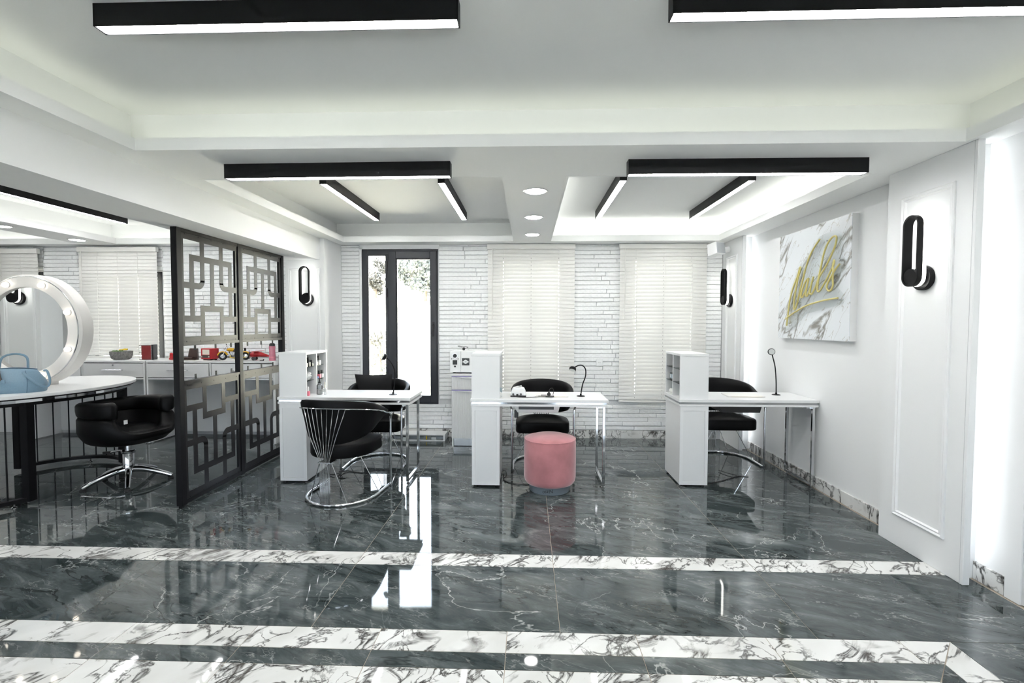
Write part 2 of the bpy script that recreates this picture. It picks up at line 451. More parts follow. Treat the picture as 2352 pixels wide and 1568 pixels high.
# ---- back wall with real openings
OPEN = [(-2.151, -1.162, .423, 2.422), (-.40, .47, .50, 2.34), (1.25, 2.14, .50, 2.34)]
def wall_with_openings(name, x0, x1, openings, y0, y1, zt, mat='mortar'):
    m = M(); cx = x0
    for (a, b, c, d) in sorted(openings):
        m.box(cx, a, y0, y1, 0, zt); m.box(a, b, y0, y1, 0, c); m.box(a, b, y0, y1, d, zt); cx = b
    m.box(cx, x1, y0, y1, 0, zt)
    return struct(name, m, mat)
wall_back = wall_with_openings('wall_back', -2.5, XR+.1, OPEN, YB, YB+.24, ZC)
OPEN2 = [(-5.74, -4.80, .90, 2.14), (-7.35, -6.40, .90, 2.14)]
wall_back2 = wall_with_openings('wall_back_left', XL, -2.5, OPEN2, YB, YB+.24, ZC)
def bricks(parent, x0, x1, z0, z1, ch, lo, hi, rag=(0, 0)):
    z = z0; n = 0
    while z < z1-.012:
        h = min(ch, z1-z)*random.uniform(.97, 1.03); x = x0+random.uniform(-rag[0], rag[0])
        xe = x1+random.uniform(-rag[1], rag[1])
        while x < xe-.02:
            w = random.uniform(lo, hi)
            if xe-(x+w) < .10: w = xe-x
            p = random.uniform(.012, .021); j = lambda: random.uniform(-.0024, .0024)
            m = M(); g = .0026
            m.box(0, w-g*2, -p, .004, 0, h-g*2)
            m.v = [(a+(j() if b < 0 else 0), b+(random.uniform(-.003, .003) if b < 0 else 0), c+(j()*1.3 if b < 0 else 0)) for a, b, c in m.v]
            o = m.build('brick', 'brick_paint', parent, bevel=.0045, seg=1, kind='structure'); o.location = (x+g, YB, z+g); n += 1
            x += w
        z += ch
    return n
nb = bricks(wall_back, -2.42, -2.178, .105, 2.47, .0498, .25, .4, (0, .0))
nb += bricks(wall_back, -1.150, -.44, .49, 2.47, .0545, .30, .60, (.004, 0))
nb += bricks(wall_back, .53, 1.22, .49, 2.47, .0545, .30, .60)
nb += bricks(wall_back, 2.16, 2.44, .49, 2.47, .0545, .3, .4)
nb += bricks(wall_back, -2.178, 2.44, .105, .425, .0545, .38, .62)
nb2 = bricks(wall_back2, -6.40, -5.74, 1.03, 2.47, .0530, .28, .55, (.006, .012))
nb2 += bricks(wall_back2, -4.785, -2.90, 1.03, 2.47, .0530, .28, .55, (.008, 0))
nb2 += bricks(wall_back2, -5.74, -4.785, 2.16, 2.47, .0530, .28, .55)
nb2 += bricks(wall_back2, -7.4, -6.40, 2.16, 2.47, .0530, .28, .55)
print('bricks', nb, nb2)
# plaster reveal strip left of the dark window and head strip
M().box(-2.178, -2.152, YB-.014, YB+.05, .423, 2.445).build('reveal', 'paint', wall_back, kind='structure')
M().box(-2.178, -1.150, YB-.014, YB+.02, 2.423, 2.475).build('reveal', 'paint', wall_back, kind='structure')

# ---- other walls
wall_right = struct('wall_right', M().box(XR, XR+.15, YF, YB+.24, 0, ZC), 'paint')
struct('wall_left', M().box(XL-.15, XL, YF, YB+.24, 0, ZC), 'paint')
OPEN3 = [(-6.6, -5.4, .10, 1.35), (-4.8, -3.6, .10, 1.35), (-1.9, -.6, .10, 1.35), (.6, 1.9, .10, 1.35)]
wall_with_openings('wall_front', XL, XR, OPEN3, YF-.15, YF, ZC, 'paint')
struct('wall_side_room', M().box(XL, -5.3, 1.55, 1.70, 0, ZS), 'paint')
# column at the end of the screen, wall panels with hidden light slits
def frame_mould(m, u0, u1, v0, v1, fn, w=.035):
    # mitred picture-frame moulding; fn(u,v,d) d = projection from the wall
    prof = [(0, 0), (0, .010), (.008, .016), (.018, .009), (.027, .012), (w, 0)]
    ring = []
    for t, d in prof: ring.append([(u0+t, v0+t, d), (u1-t, v0+t, d), (u1-t, v1-t, d), (u0+t, v1-t, d)])
    vs = [fn(*p) for r in ring for p in r]; fs = []
    for i in range(len(prof)-1):
        for k in range(4): fs.append((i*4+k, i*4+(k+1) % 4, (i+1)*4+(k+1) % 4, (i+1)*4+k))
    m.add(vs, fs)
col_o = struct('column', M().box(-2.89, -2.42, 5.595, YB, 0, ZS), 'paint')
m = M(); frame_mould(m, -2.855, -2.475, .22, 2.12, lambda u, v, d: (u, 5.595-d, v)); m.build('moulding', 'paint', col_o, kind='structure')
def wall_panel(y0, y1, gap, led):
    p = struct('wall_panel', M().box(2.443, 2.483, y0, y1, 0, ZS), 'paint', bevel=.003, seg=1)
    M().box(2.482, XR, y0+gap, y1, 0, ZS).build('backing', 'paint', p, kind='structure')
    M().box(2.497, 2.509, y0+gap-.006, y0+gap+.001, .10, ZS-.02).build('led_strip', led, p, kind='structure')
    m = M(); frame_mould(m, y0+.125, y1-.13, .205, 2.285, lambda u, v, d: (2.443-d, u, v)); m.build('moulding', 'paint', p, kind='structure')
    M().box(2.4415, 2.4445, y0+.018, y0+.020, 0, ZS).build('joint', 'mortar', p, kind='structure')
    return p
wall_panel(2.709, 3.354, .085, 'slit_light')
wall_panel(5.55, YB-.016, .085, 'slit_light')
# door with casing beside the near slit
door = struct('door_1', M().box(2.574, XR, 1.66, 2.52, .008, 2.085), 'laminate_door')
M().box(2.567, XR, 2.52, 2.607, 0, 2.168).build('casing', 'paint', door, bevel=.003, seg=1, kind='structure')
M().box(2.567, XR, 1.575, 1.66, 0, 2.168).build('casing', 'paint', door, bevel=.003, seg=1, kind='structure')
M().box(2.567, XR, 1.66, 2.52, 2.085, 2.168).build('casing', 'paint', door, bevel=.003, seg=1, kind='structure')
m = M(); m.cyl((2.574, 1.74, 1.02), (2.535, 1.74, 1.02), .01, 10); m.cyl((2.537, 1.735, 1.02), (2.537, 1.86, 1.02), .009, 10); m.build('door_handle', 'steel', door, kind='structure', smooth=True)
# marble baseboards, tile by tile
def baseboard(name, pts, fn):
    b = None
    for i in range(len(pts)-1):
        a, c = pts[i]+.001, pts[i+1]-.001
        m = M().box(*fn(a, c), 0.0, .102)
        if b is None: b = struct(name, M().box(*fn(pts[0], pts[-1], .004), 0, .098), 'grout')
        cx = [(m.v[0][k]+m.v[6][k])/2 for k in range(3)]
        m.v = [(v[0]-cx[0], v[1]-cx[1], v[2]-cx[2]) for v in m.v]
        o = m.build('baseboard_tile', 'marble_white', b, bevel=.001, seg=1, kind='structure'); o.location = cx
baseboard('baseboard_back', [-2.41, -1.81, -1.21, -.61, -.01, .59, 1.19, 1.79, 2.39], lambda a, c, i=0: (a, c, YB-.018+i, YB-.0005))
baseboard('baseboard_right', [3.356, 3.95, 4.55, 5.15, 5.62], lambda a, c, i=0: (XR-.014+i, XR-.0005, a, c))
baseboard('baseboard_slit', [2.612, 2.792], lambda a, c, i=0: (XR-.012+i, XR-.0005, a, c))

# ---- windows
def window_frame(name, x0, x1, z0, z1, w=.07, y0=YB-.005):
    m = M(); y1 = y0+.07
    m.box(x0, x0+w, y0, y1, z0, z1); m.box(x1-w, x1, y0, y1, z0, z1); m.box(x0+w, x1-w, y0, y1, z1-w, z1); m.box(x0+w, x1-w, y0, y1, z0, z0+w)
    return struct(name, m, 'anthracite', bevel=.003, seg=1)
w1 = window_frame('window_1', -2.151, -1.162, .423, 2.422)
M().box(-1.846, -1.800, YB-.006, YB+.065, .49, 2.352).build('mullion', 'anthracite', w1, bevel=.003, seg=1, kind='structure')
m = M(); y0, y1 = YB-.028, YB+.05
m.box(-1.803, -1.703, y0, y1, .445, 2.392); m.box(-1.262, -1.180, y0, y1, .445, 2.392); m.box(-1.703, -1.262, y0, y1, 2.300, 2.392); m.box(-1.703, -1.262, y0, y1, .445, .535)
sash = m.build('sash', 'anthracite', w1, bevel=.004, seg=1, kind='structure')
M().box(-1.706, -1.259, YB+.010, YB+.016, .532, 2.303).build('pane', 'glass', w1, kind='structure')
M().box(-2.084, -1.842, YB+.020, YB+.026, .488, 2.355).build('pane', 'glass', w1, kind='structure')
m = M(); m.box(-2.082, -2.066, YB+.0, YB+.02, .49, 2.352); m.box(-1.705, -1.690, YB-.01, YB+.01, .533, 2.302); m.box(-1.69, -1.262, YB-.01, YB+.01, 2.288, 2.302); m.box(-2.066, -1.846, YB, YB+.02, 2.338, 2.352)
m.build('glazing_bead', 'anthracite', w1, kind='structure')
m = M(); m.box(-1.232, -1.205, y0-.012, y0, 1.385, 1.485); m.box(-1.226, -1.211, y0-.045, y0-.028, 1.30, 1.455); m.box(-1.226, -1.211, y0-.045, y0, 1.435, 1.455)
m.build('window_handle', 'black_plastic', sash, bevel=.003, seg=1, kind='structure')
for z in (2.20, 1.86): M().box(-1.826, -1.812, YB-.030, YB-.004, z-.06, z+.06).build('hinge', 'black_plastic', w1, kind='structure')
for i, (a, b, c, d) in enumerate(OPEN[1:]+OPEN2):
    w = window_frame('window_%d' % (i+2), a, b, c, d, .07)
    M().box(a+.055, b-.055, YB+.02, YB+.026, c+.055, d-.055).build('pane', 'glass', w, kind='structure')
    M().box((a+b)/2-.03, (a+b)/2+.03, YB-.004, YB+.06, c+.06, d-.06).build('mullion', 'anthracite', w, kind='structure')

for i, (a, b, c, d) in enumerate(OPEN3):
    w = window_frame('window_%d' % (i+6), a, b, c, d, .06, YF-.12)
    M().box(a+.055, b-.055, YF-.09, YF-.084, c+.055, d-.055).build('pane', 'glass', w, kind='structure')
    M().box((a+b)/2-.03, (a+b)/2+.03, YF-.12, YF-.05, c+.06, d-.06).build('mullion', 'anthracite', w, kind='structure')
# ================================================================== LIGHT FITTINGS
def linear_lamp(loc, length, rz, label):
    t = thing('linear_lamp', label, 'ceiling lamp', loc, rz, 'black linear ceiling lamps')
    L2, w, h = length/2, .03, .09
    m = M(); m.box(-L2, L2, -w, -w+.003, -h, 0); m.box(-L2, L2, w-.003, w, -h, 0); m.box(-L2, L2, -w+.003, w-.003, -.02, 0)
    m.build('housing', 'lamp_housing', t)
    for s in (-1, 1):
        M().box(s*L2-.003, s*L2+.003, -w, w, -h, 0).build('end_cap', 'lamp_housing', t)
    M().box(-L2+.004, L2-.004, -w+.0035, w-.0035, -h+.004, -.05).build('diffuser', 'lamp_light', t)
    return t
linear_lamp((-1.010, 1.920, ZC), 1.46, 0, 'long black ceiling lamp in the large front tray, on the left')
linear_lamp((1.290, 1.910, ZC), 1.48, 0, 'long black ceiling lamp in the large front tray, cut off by the right edge')
linear_lamp((-1.212, 3.020, ZS), 1.44, R(-.6), 'long black ceiling lamp on the flat soffit, nearest the metal screen')
linear_lamp((1.335, 3.015, ZS), 1.44, R(.3), 'long black ceiling lamp on the flat soffit, nearest the wall art')
linear_lamp((-1.750, 4.765, ZC), 1.45, PI/2, 'black ceiling lamp pointing at the dark window, unlit tray, nearer the screen')
linear_lamp((-.737, 4.765, ZC), 1.45, PI/2, 'black ceiling lamp in the unlit rear tray, beside the row of downlights')
linear_lamp((.783, 4.740, ZC), 1.45, PI/2, 'black ceiling lamp in the glowing rear tray, beside the row of downlights')
linear_lamp((1.845, 4.765, ZC), 1.45, PI/2, 'black ceiling lamp in the glowing rear tray, nearer the wall art')
linear_lamp((-4.822, 4.855, ZC), 1.45, PI/2, 'black ceiling lamp above the makeup mirror beyond the screen')

linear_lamp((-3.760, 4.855, ZC), 1.45, PI/2, 'black fill lamp added out of sight behind the beam, above the styling chair')  # this and the next two: unseen lamps added to brighten the second room
linear_lamp((-4.400, 3.020, ZS), 1.44, 0, 'black fill lamp added outside the left edge, before the oval table')
linear_lamp((-6.500, 4.765, ZC), 1.45, PI/2, 'black fill lamp added outside the left edge, in the far tray')
for k, yy in enumerate((.35, -1.25)):  # unseen lamps added out of view to light the floor and walls
    linear_lamp((-1.010, yy, ZC), 1.46, 0, ('black fill lamp added right above the camera, on the left', 'black fill lamp added behind the camera, on the left')[k])
    linear_lamp((1.290, yy, ZC), 1.46, 0, ('black fill lamp added right above the camera, on the right', 'black fill lamp added behind the camera, on the right')[k])
def downlight(x, y, label):
    t = thing('downlight', label, 'downlight', (x, y, ZS), 0, 'round recessed downlights')
    m = M(); m.lathe([(.092, -.006), (.096, -.003), (.096, .001), (.074, .001), (.074, -.004)], 32); m.f = [f for f in m.f if len(f) == 4]
    m.build('rim', 'steel', t, smooth=True)
    M().lathe([(.0745, -.0042), (.0745, -.0005)], 32).build('lens', 'downlight', t)
downlight(.052, 3.672, 'first round downlight on the strip between the rear trays, nearest the viewer')
downlight(.049, 4.560, 'middle round downlight of three on the strip between the rear trays')
downlight(.044, 5.440, 'round downlight on the strip between trays, nearest the brick wall')
downlight(-5.490, 5.650, 'round downlight above the left console, beyond the screen')
downlight(-5.510, 4.830, 'round downlight half cut off by the left edge of the picture')

def sconce(loc, rz, label):
    # local: wall plane y=0, projects towards -y
    t = thing('wall_sconce', label, 'wall lamp', loc, rz, 'black ring wall lamps')
    m = M().lathe([(.074, 0), (.076, .004), (.076, .026), (.072, .030)], 36, Matrix.Rotation(PI/2, 4, 'X')); m.build('base', 'black_metal', t, smooth=30)
    rr, zc0, zc1 = .056, .006, .322
    def stad(r, n=20):
        return [(r*math.cos(PI+PI*i/n), zc0+r*math.sin(PI+PI*i/n)) for i in range(n+1)] + [(r*math.cos(PI*i/n), zc1+r*math.sin(PI*i/n)) for i in range(n+1)]
    def band(r0, r1, y0, y1):
        o, i = stad(r1), stad(r0); n = len(o); m = M()
        vs = [(x, y0, z) for x, z in o]+[(x, y1, z) for x, z in o]+[(x, y1, z) for x, z in i]+[(x, y0, z) for x, z in i]
        fs = []
        for k in range(4):
            for j in range(n):
                a, b = k*n+j, k*n+(j+1) % n; c, d = ((k+1) % 4)*n+(j+1) % n, ((k+1) % 4)*n+j
                fs.append((a, b, c, d))
        return m.add(vs, fs)
    band(.049, .060, -.098, -.066).build('ring', 'black_metal', t, smooth=30)
    band(.0530, .0595, -.066, -.044).build('light_strip', 'sconce_light', t, smooth=30)
    band(.0490, .0528, -.066, -.044).build('inner_lining', 'black_metal', t, smooth=30)
    M().lathe([(.0488, 0), (.0488, .010)], 32, Matrix.Translation((0, -.084, zc0)) @ Matrix.Rotation(PI/2, 4, 'X')).build('disc', 'black_metal', t, smooth=30)
    M().cyl((0, -.03, 0), (0, -.086, .0), .018, 14).build('stem', 'black_metal', t, smooth=True)
    return t
sconce((-2.625, 5.595, 1.752), 0, 'black ring wall lamp on the column behind the metal screen')
sconce((2.443, 3.030, 1.752), -PI/2, 'large black ring wall lamp on the panel nearest the viewer')
sconce((2.443, 5.860, 1.752), -PI/2, 'black ring wall lamp under the loudspeaker in the back corner')

# ================================================================== BLINDS
def blind(name_label, x0, x1, y, zt, zb, cords):
    w = x1-x0; t = thing('venetian_blind', name_label, 'blind', ((x0+x1)/2, y, zt), 0, 'white venetian blinds')
    M().box(-w/2-.008, w/2+.008, -.022, .028, -.062, 0).build('valance', 'blind_frame', t, bevel=.004, seg=1)
    M().box(-w/2, w/2, -.012, .035, -.004, .004).build('head_rail', 'steel', t)
    pitch, tilt = .0462, R(79)
    n = int((zt-.085-zb)/pitch)
    cs = [c-(x0+x1)/2 for c in cords]
    xsn = [-w/2]
    for c in cs: xsn += [c-.0022, c+.0022]
    xsn += [w/2]
    ws = [-.0255, -.0065, .0065, .0255]
    mm = M()
    def P(x, s, d): 
        bow = .0022*(1-(s/.0255)**2)
        return (x, math.cos(tilt)*s-(d+bow)*math.sin(tilt), math.sin(tilt)*s+(d+bow)*math.cos(tilt))
    for d in (-.0012, .0012):
        for i in range(len(xsn)-1):
            for k in range(3):
                if i % 2 == 1 and k == 1: continue
                q = [P(xsn[i], ws[k], d), P(xsn[i+1], ws[k], d), P(xsn[i+1], ws[k+1], d), P(xsn[i], ws[k+1], d)]
                mm.add(q if d > 0 else q[::-1], [(0, 1, 2, 3)])
    for s in (ws[0], ws[-1]): mm.add([P(-w/2, s, -.0012), P(w/2, s, -.0012), P(w/2, s, .0012), P(-w/2, s, .0012)], [(0, 1, 2, 3)])
    first = None
    for i in range(n):
        if first is None: o = first = mm.build('slat', 'blind_slat', t)
        else: o = bpy.data.objects.new('slat', first.data); COL.objects.link(o); o.parent = t
        o.location = (0, .003, -.085-pitch*i); o.rotation_euler = (random.uniform(-.02, .02), 0, 0)
    zb2 = -.085-pitch*n
    M().box(-w/2, w/2, -.014, .016, zb2-.010, zb2+.012).build('bottom_rail', 'blind_frame', t, bevel=.003, seg=1)
    for c in cs: M().tube([(c+.012, -.020, -.06), (c+.012, -.020, zb2)], .0012, 5).build('ladder_cord', 'blind_frame', t)
    M().tube([(-w/2+.06, -.03, -.05), (-w/2+.06, -.03, -.95)], .004, 8).build('tilt_wand', 'blind_frame', t)
blind('white venetian blind on the brick wall, between the dark window and the socket', -.515, .583, 6.045, 2.468, .462, (-.317, .034, .383))
blind('white venetian blind beside the loudspeaker in the back corner', 1.148, 2.226, 6.045, 2.468, .462, (1.347, 1.691, 2.034))
blind('venetian blind above the left console with the flower bowl', -5.85, -4.805, 6.030, 2.448, 1.02, (-5.60, -5.33, -5.06))
blind('venetian blind at the left edge behind the lit mirror', -7.40, -6.40, 6.030, 2.432, 1.02, (-7.15, -6.90, -6.63))

# ================================================================== METAL SCREEN
scr = thing('room_divider', 'black laser-cut metal screen with geometric panels under the beam', 'room divider', (-2.76, 4.45, 0), 0, None, True)
XA, XB2 = -2.785, -2.735
for y in (3.632, 4.418, 5.205): M().box(XA, XB2, y, y+.055, .012, 2.216).build('post', 'black_metal', scr, bevel=.003, seg=1)
for z0, z1 in ((.020, .052), (.980, 1.004), (1.284, 1.308), (2.186, 2.216)):
    for y0 in (3.687, 4.473):
        M().box(XA, XB2-.002, y0, y0+.731 if y0 < 4 else 5.205, z0, z1).build('rail', 'black_metal' if z0 > 1.5 or z0 < .5 else 'screen_metal', scr)
def panel(y0, y1, z0, z1, flip):
    # pattern measured on the first panel, in metres from its lower near corner (panel 0.71 x 0.88)
    sy, sz = (y1-y0)/.735, (z1-z0)/.880
    rects = [(0, .030, 0, .88), (.705, .735, 0, .88), (0, .735, 0, .048), (0, .735, .832, .88)]
    H = [(.098, .648, .668, .718), (.0, .200, .440, .490), (.545, .735, .440, .490), (.222, .520, .257, .307), (0, .270, .171, .219), (.472, .735, .171, .219)]
    V = [(.098, .148, .171, .718), (.225, .275, .50, .86), (.349, .399, .28, .70), (.474, .524, .50, .86), (.600, .650, .171, .718), (.222, .270, .02, .307), (.472, .520, .02, .307)]
    rects += H+V
    # curved elbows that turn the two long bars outwards
    m = M(); T = .003
    def fn(u, v, w):
        v2 = .88-v if flip else v
        return (XB2-.012+w, y0+u*sy, z0+v2*sz)
    # rasterise the union into a clean cell mesh so that the sheet is one cut plate
    us = sorted({round(a, 4) for r in rects for a in r[:2]}); vs_ = sorted({round(a, 4) for r in rects for a in r[2:]})
    # extra lines for elbows
    us = sorted(set(us) | {.200, .545}); vs_ = sorted(set(vs_) | {.50})
    cells = set()
    for i in range(len(us)-1):
        for j in range(len(vs_)-1):
            cu, cv = (us[i]+us[i+1])/2, (vs_[j]+vs_[j+1])/2
            if any(a < cu < b and c < cv < d for a, b, c, d in rects): cells.add((i, j))
    vid = {}; V2 = []; F2 = []
    def vv(i, j, w):
        k = (i, j, w)
        if k not in vid: vid[k] = len(V2); V2.append(fn(us[i], vs_[j], w))
        return vid[k]
    for (i, j) in cells:
        F2.append((vv(i, j, T), vv(i+1, j, T), vv(i+1, j+1, T), vv(i, j+1, T)))
        F2.append((vv(i, j+1, 0), vv(i+1, j+1, 0), vv(i+1, j, 0), vv(i, j, 0)))
        for di, dj, a, b in ((-1, 0, (i, j+1), (i, j)), (1, 0, (i+1, j), (i+1, j+1)), (0, -1, (i, j), (i+1, j)), (0, 1, (i+1, j+1), (i, j+1))):
            if (i+di, j+dj) not in cells: F2.append((vv(*a, 0), vv(*b, 0), vv(*b, T), vv(*a, T)))
    m.add(V2, F2)
    for sgn, cu in ((-1, .200), (1, .549)):       # quarter ring elbows: outer radius .075, inner .025
        k = 8; ring = []
        for q in range(k+1):
            a = PI/2*q/k
            for r in (.025, .075): ring.append((cu-sgn*r*math.cos(a), .515-r*math.sin(a)))
        for q in range(k):
            p = [ring[2*q], ring[2*q+1], ring[2*q+3], ring[2*q+2]]
            m.prism(p, 0, T, fn)
    o = m.build('cut_panel', 'screen_metal', scr, weld=False)
    return o
for y0, y1 in ((3.687, 4.418), (4.473, 5.205)):
    panel(y0, y1, 1.308, 2.186, False); panel(y0, y1, .052, .980, True)
# lugs on the rails of the open middle band
for y in (3.86, 4.12, 4.34, 4.60, 4.84, 5.06):
    M().box(-2.770, -2.766, y-.012, y+.012, 1.004, 1.045).build('lug', 'black_metal', scr, bevel=.0018, seg=1)
    M().box(-2.770, -2.766, y-.012, y+.012, 1.243, 1.284).build('lug', 'black_metal', scr, bevel=.0018, seg=1)
for z in (1.09, 1.19): M().lathe([(.008, -.003), (.014, -.003), (.014, .003), (.008, .003), (.008, -.003)], 14, Matrix.Translation((-2.76, 3.697, z)) @ Matrix.Rotation(PI/2, 4, 'Y')).build('eyelet', 'black_metal', scr)
for z, n in ((.062, 5), (1.318, 5), (.968, 5), (2.176, 5)):
    for y0 in (3.72, 4.51):
        for k in range(n): M().sphere((-2.7335, y0+.16*k, z), .005, 8, 5, (.5, 1, 1)).build('rivet', 'black_metal', scr)
for y in (3.66, 5.232): M().lathe([(.022, 0), (.022, .006), (.008, .008), (.008, .03)], 12, Matrix.Translation((-2.76, y, 0))).build('foot', 'black_metal', scr)

# ================================================================== WALL ART, SIGN, SPEAKER, SOCKET
art = thing('wall_art', 'large white panel with grey marble veins on the right wall', 'wall art', (XR, 4.375, 1.328), 0, None, True)
M().box(2.528, 2.533, 3.842, 4.908, 1.330, 2.336).build('printed_face', 'art_print', art)
M().box(2.5335, XR, 3.842, 4.908, 1.330, 2.336).build('board', 'laminate', art)
NEON = {
 'n': [(4.7, 1.452), (4.677, 1.574), (4.657, 1.674), (4.613, 1.792), (4.562, 1.867), (4.522, 1.932), (4.498, 1.985), (4.485, 1.989), (4.49, 1.957), (4.533, 1.864), (4.57, 1.72), (4.581, 1.626), (4.571, 1.604), (4.552, 1.615), (4.523, 1.668), (4.486, 1.773), (4.443, 1.875), (4.383, 2.011), (4.308, 2.113), (4.205, 2.196)],
 'a': [(4.355, 1.875), (4.37, 1.872), (4.408, 1.842), (4.458, 1.766), (4.47, 1.724), (4.458, 1.711), (4.436, 1.722), (4.392, 1.776), (4.353, 1.875), (4.374, 1.812), (4.394, 1.733), (4.38, 1.718), (4.361, 1.729), (4.33, 1.776), (4.282, 1.884)],
 'i': [(4.282, 1.884), (4.311, 1.817), (4.33, 1.748), (4.314, 1.731), (4.292, 1.741), (4.251, 1.789), (4.213, 1.854)],
 'l': [(4.213, 1.854), (4.18, 1.95), (4.148, 2.053), (4.101, 2.134), (4.047, 2.177), (4.004, 2.186), (3.981, 2.169), (3.991, 2.116), (4.041, 2.038), (4.121, 1.943), (4.191, 1.879), (4.216, 1.818), (4.222, 1.764), (4.204, 1.747), (4.172, 1.765), (4.103, 1.835)],
 's': [(4.103, 1.835), (4.049, 1.9), (4.008, 1.955), (4.004, 1.991), (4.019, 1.948), (4.014, 1.896), (4.017, 1.836), (4.011, 1.788), (4.03, 1.754), (4.065, 1.743), (4.091, 1.77), (4.082, 1.807), (4.034, 1.863), (3.989, 1.91), (3.934, 1.95)],
 'u': [(4.721, 1.518), (4.585, 1.571), (4.399, 1.629), (4.242, 1.655), (4.096, 1.671), (3.946, 1.678)]}
sign = thing('neon_sign', 'unlit yellow tube sign reading Nails in script over the marble panel', 'sign', (2.50, 4.33, 1.42), 0, None, True)
for k, pts in NEON.items():
    M().tube(spline([(2.500, y, z) for y, z in pts], 4), .0075, 8).build('tube', 'neon_tube', sign, smooth=True)
outl = [(4.76, 1.40), (4.60, 1.43), (4.40, 1.56), (3.90, 1.63), (3.89, 1.70), (3.97, 1.76), (3.96, 1.85), (3.89, 1.95), (3.93, 2.04), (3.95, 2.10), (3.94, 2.20), (4.02, 2.24), (4.17, 2.23), (4.24, 2.22), (4.36, 2.13), (4.46, 2.04), (4.52, 2.02), (4.58, 1.94), (4.66, 1.80), (4.72, 1.60)]
M().prism(outl, 2.5125, 2.5165, lambda u, v, w: (w, u, v)).build('backing_plate', 'acrylic', sign)
for y, z in ((4.114, 2.167), (3.943, 1.985), (3.938, 1.664), (4.514, 1.668), (4.671, 1.455)):
    M().cyl((2.503, y, z), (2.529, y, z), .007, 10).build('standoff', 'chrome', sign, smooth=True)

sp = thing('loudspeaker', 'small white wall loudspeaker on a bracket in the back corner', 'loudspeaker', (2.20, 5.72, 2.345), R(28), None, False, R(-8))
m = M().prism([(-.075, -.075), (.075, -.075), (.05, .075), (-.05, .075)], -.07, .07, lambda u, v, w: (u, v, w)); m.build('cabinet', 'white_plastic', sp, bevel=.006)
M().box(-.068, .068, -.081, -.0752, -.062, .062).build('grille', 'speaker_grille', sp, bevel=.004, seg=1)
m = M(); m.tube([(.02, .07, .0), (.08, .10, .01), (.24, .03, .02)], .014, 10); m.build('bracket', 'white_plastic', sp, smooth=True)
M().cyl((.205, .045, .02), (.255, .018, .025), .033, 16).build('wall_mount', 'white_plastic', sp, smooth=30)

so = thing('wall_socket', 'white square power socket on the brick wall between the blinds', 'socket', (.908, 6.098, .930), 0, None, True)
M().box(.866, .950, 6.088, 6.099, .931, 1.015).build('plate', 'white_plastic', so, bevel=.003)
M().lathe([(.021, .0), (.021, .010), (.026, .010), (.026, 0)], 24, Matrix.Translation((.908, 6.0885, .973)) @ Matrix.Rotation(PI/2, 4, 'X') @ Matrix.Translation((0,0,-.0085))).build('rim', 'white_plastic', so, smooth=30)
for dx in (-.009, .009): M().cyl((.908+dx, 6.0885, .973), (.908+dx, 6.0860, .973), .003, 8).build('contact_hole', 'black_plastic', so)

# ================================================================== MANICURE DESKS
def desk(loc, label, opening):
    t = thing('manicure_desk', label, 'desk', loc, 0, 'white manicure desks')
    W, D = 1.215, .475
    M().box(-.010, W, -.022, D, .768, .793).build('table_top', 'laminate', t, bevel=.0015, seg=1)
    M().box(-.008, W-.003, -.018, D-.004, .730, .748).build('lower_board', 'laminate', t, bevel=.001, seg=1)
    for x0, x1, y0, y1 in ((.0, W-.012, -.010, .002), (.0, W-.012, D-.02, D-.008), (-.002, .010, .004, D-.022), (W-.022, W-.010, .004, D-.022)):
        M().box(x0, x1, y0, y1, .7482, .7678).build('chrome_band', 'dimmed_chrome', t)
    cab = M().box(.005, .250, .004, .450, .018, .730).build('cabinet', 'laminate', t, bevel=.001, seg=1)
    m = M(); fr = .028
    m.box(.003, .252, -.010, .0038, .018, .018+fr); m.box(.003, .252, -.010, .0038, .729-fr-.012, .729); m.box(.003, .003+fr, -.010, .0038, .018+fr, .729-fr-.012); m.box(.252-fr, .252, -.010, .0038, .018+fr, .729-fr-.012)
    m.build('door_frame', 'laminate', cab)
    M().box(.003+fr+.001, .252-fr-.001, -.006, .0036, .018+fr+.001, .729-fr-.013).build('door_panel', 'laminate_door', cab)
    for x in (.03, .225):
        for y in (.03, .42): M().cyl((x, y, 0), (x, y, .018), .014, 12).build('foot', 'rubber', t)
    # hutch
    h0, h1 = .7932, 1.178
    hb = M()
    hb.box(0, .252, .0, .016, h0, h1); hb.box(0, .252, .434, .450, h0, h1)
    if opening > 0: hb.box(0, .016, .016, .434, h0, h1)
    else: hb.box(.236, .252, .016, .434, h0, h1)
    hutch = hb.build('hutch', 'laminate', t)
    M().box(-.004, .256, -.004, .454, h1, 1.200).build('hutch_top', 'laminate', hutch, bevel=.001, seg=1)
    x0, x1 = (.016, .250) if opening > 0 else (.002, .236)
    M().box(x0, x1, .217, .233, h0, h1).build('divider', 'laminate', hutch)
    for zz in (.925, 1.055):
        for y0, y1 in ((.0165, .2165), (.2335, .4335)):
            M().box(x0, x1-.025 if opening > 0 else x1, y0, y1, zz, zz+.005).build('glass_shelf', 'shelf_glass', hutch)
    # chrome leg frame
    s = .0115; X0 = W-.035
    for y in (.008, .432): M().box(X0-s, X0+s, y-s, y+s, .022, .730).build('leg', 'chrome', t, bevel=.0015, seg=1)
    M().box(X0-s, X0+s, .008+s, .432-s, .022, .022+2*s).build('foot_bar', 'chrome', t, bevel=.0015, seg=1)
    M().box(X0-s-.04, X0+s, .008+s, .432-s, .712, .7298).build('bracket', 'steel', t)
    for y in (.02, .42): M().lathe([(.016, 0), (.016, .006), (.006, .010), (.006, .0225)], 12, Matrix.Translation((X0, y, 0))).build('glide', 'chrome', t, smooth=30)
    return t
D1, D2, D3 = (-2.280, 4.270, 0), (-.505, 4.225, 0), (1.362, 4.300, 0)
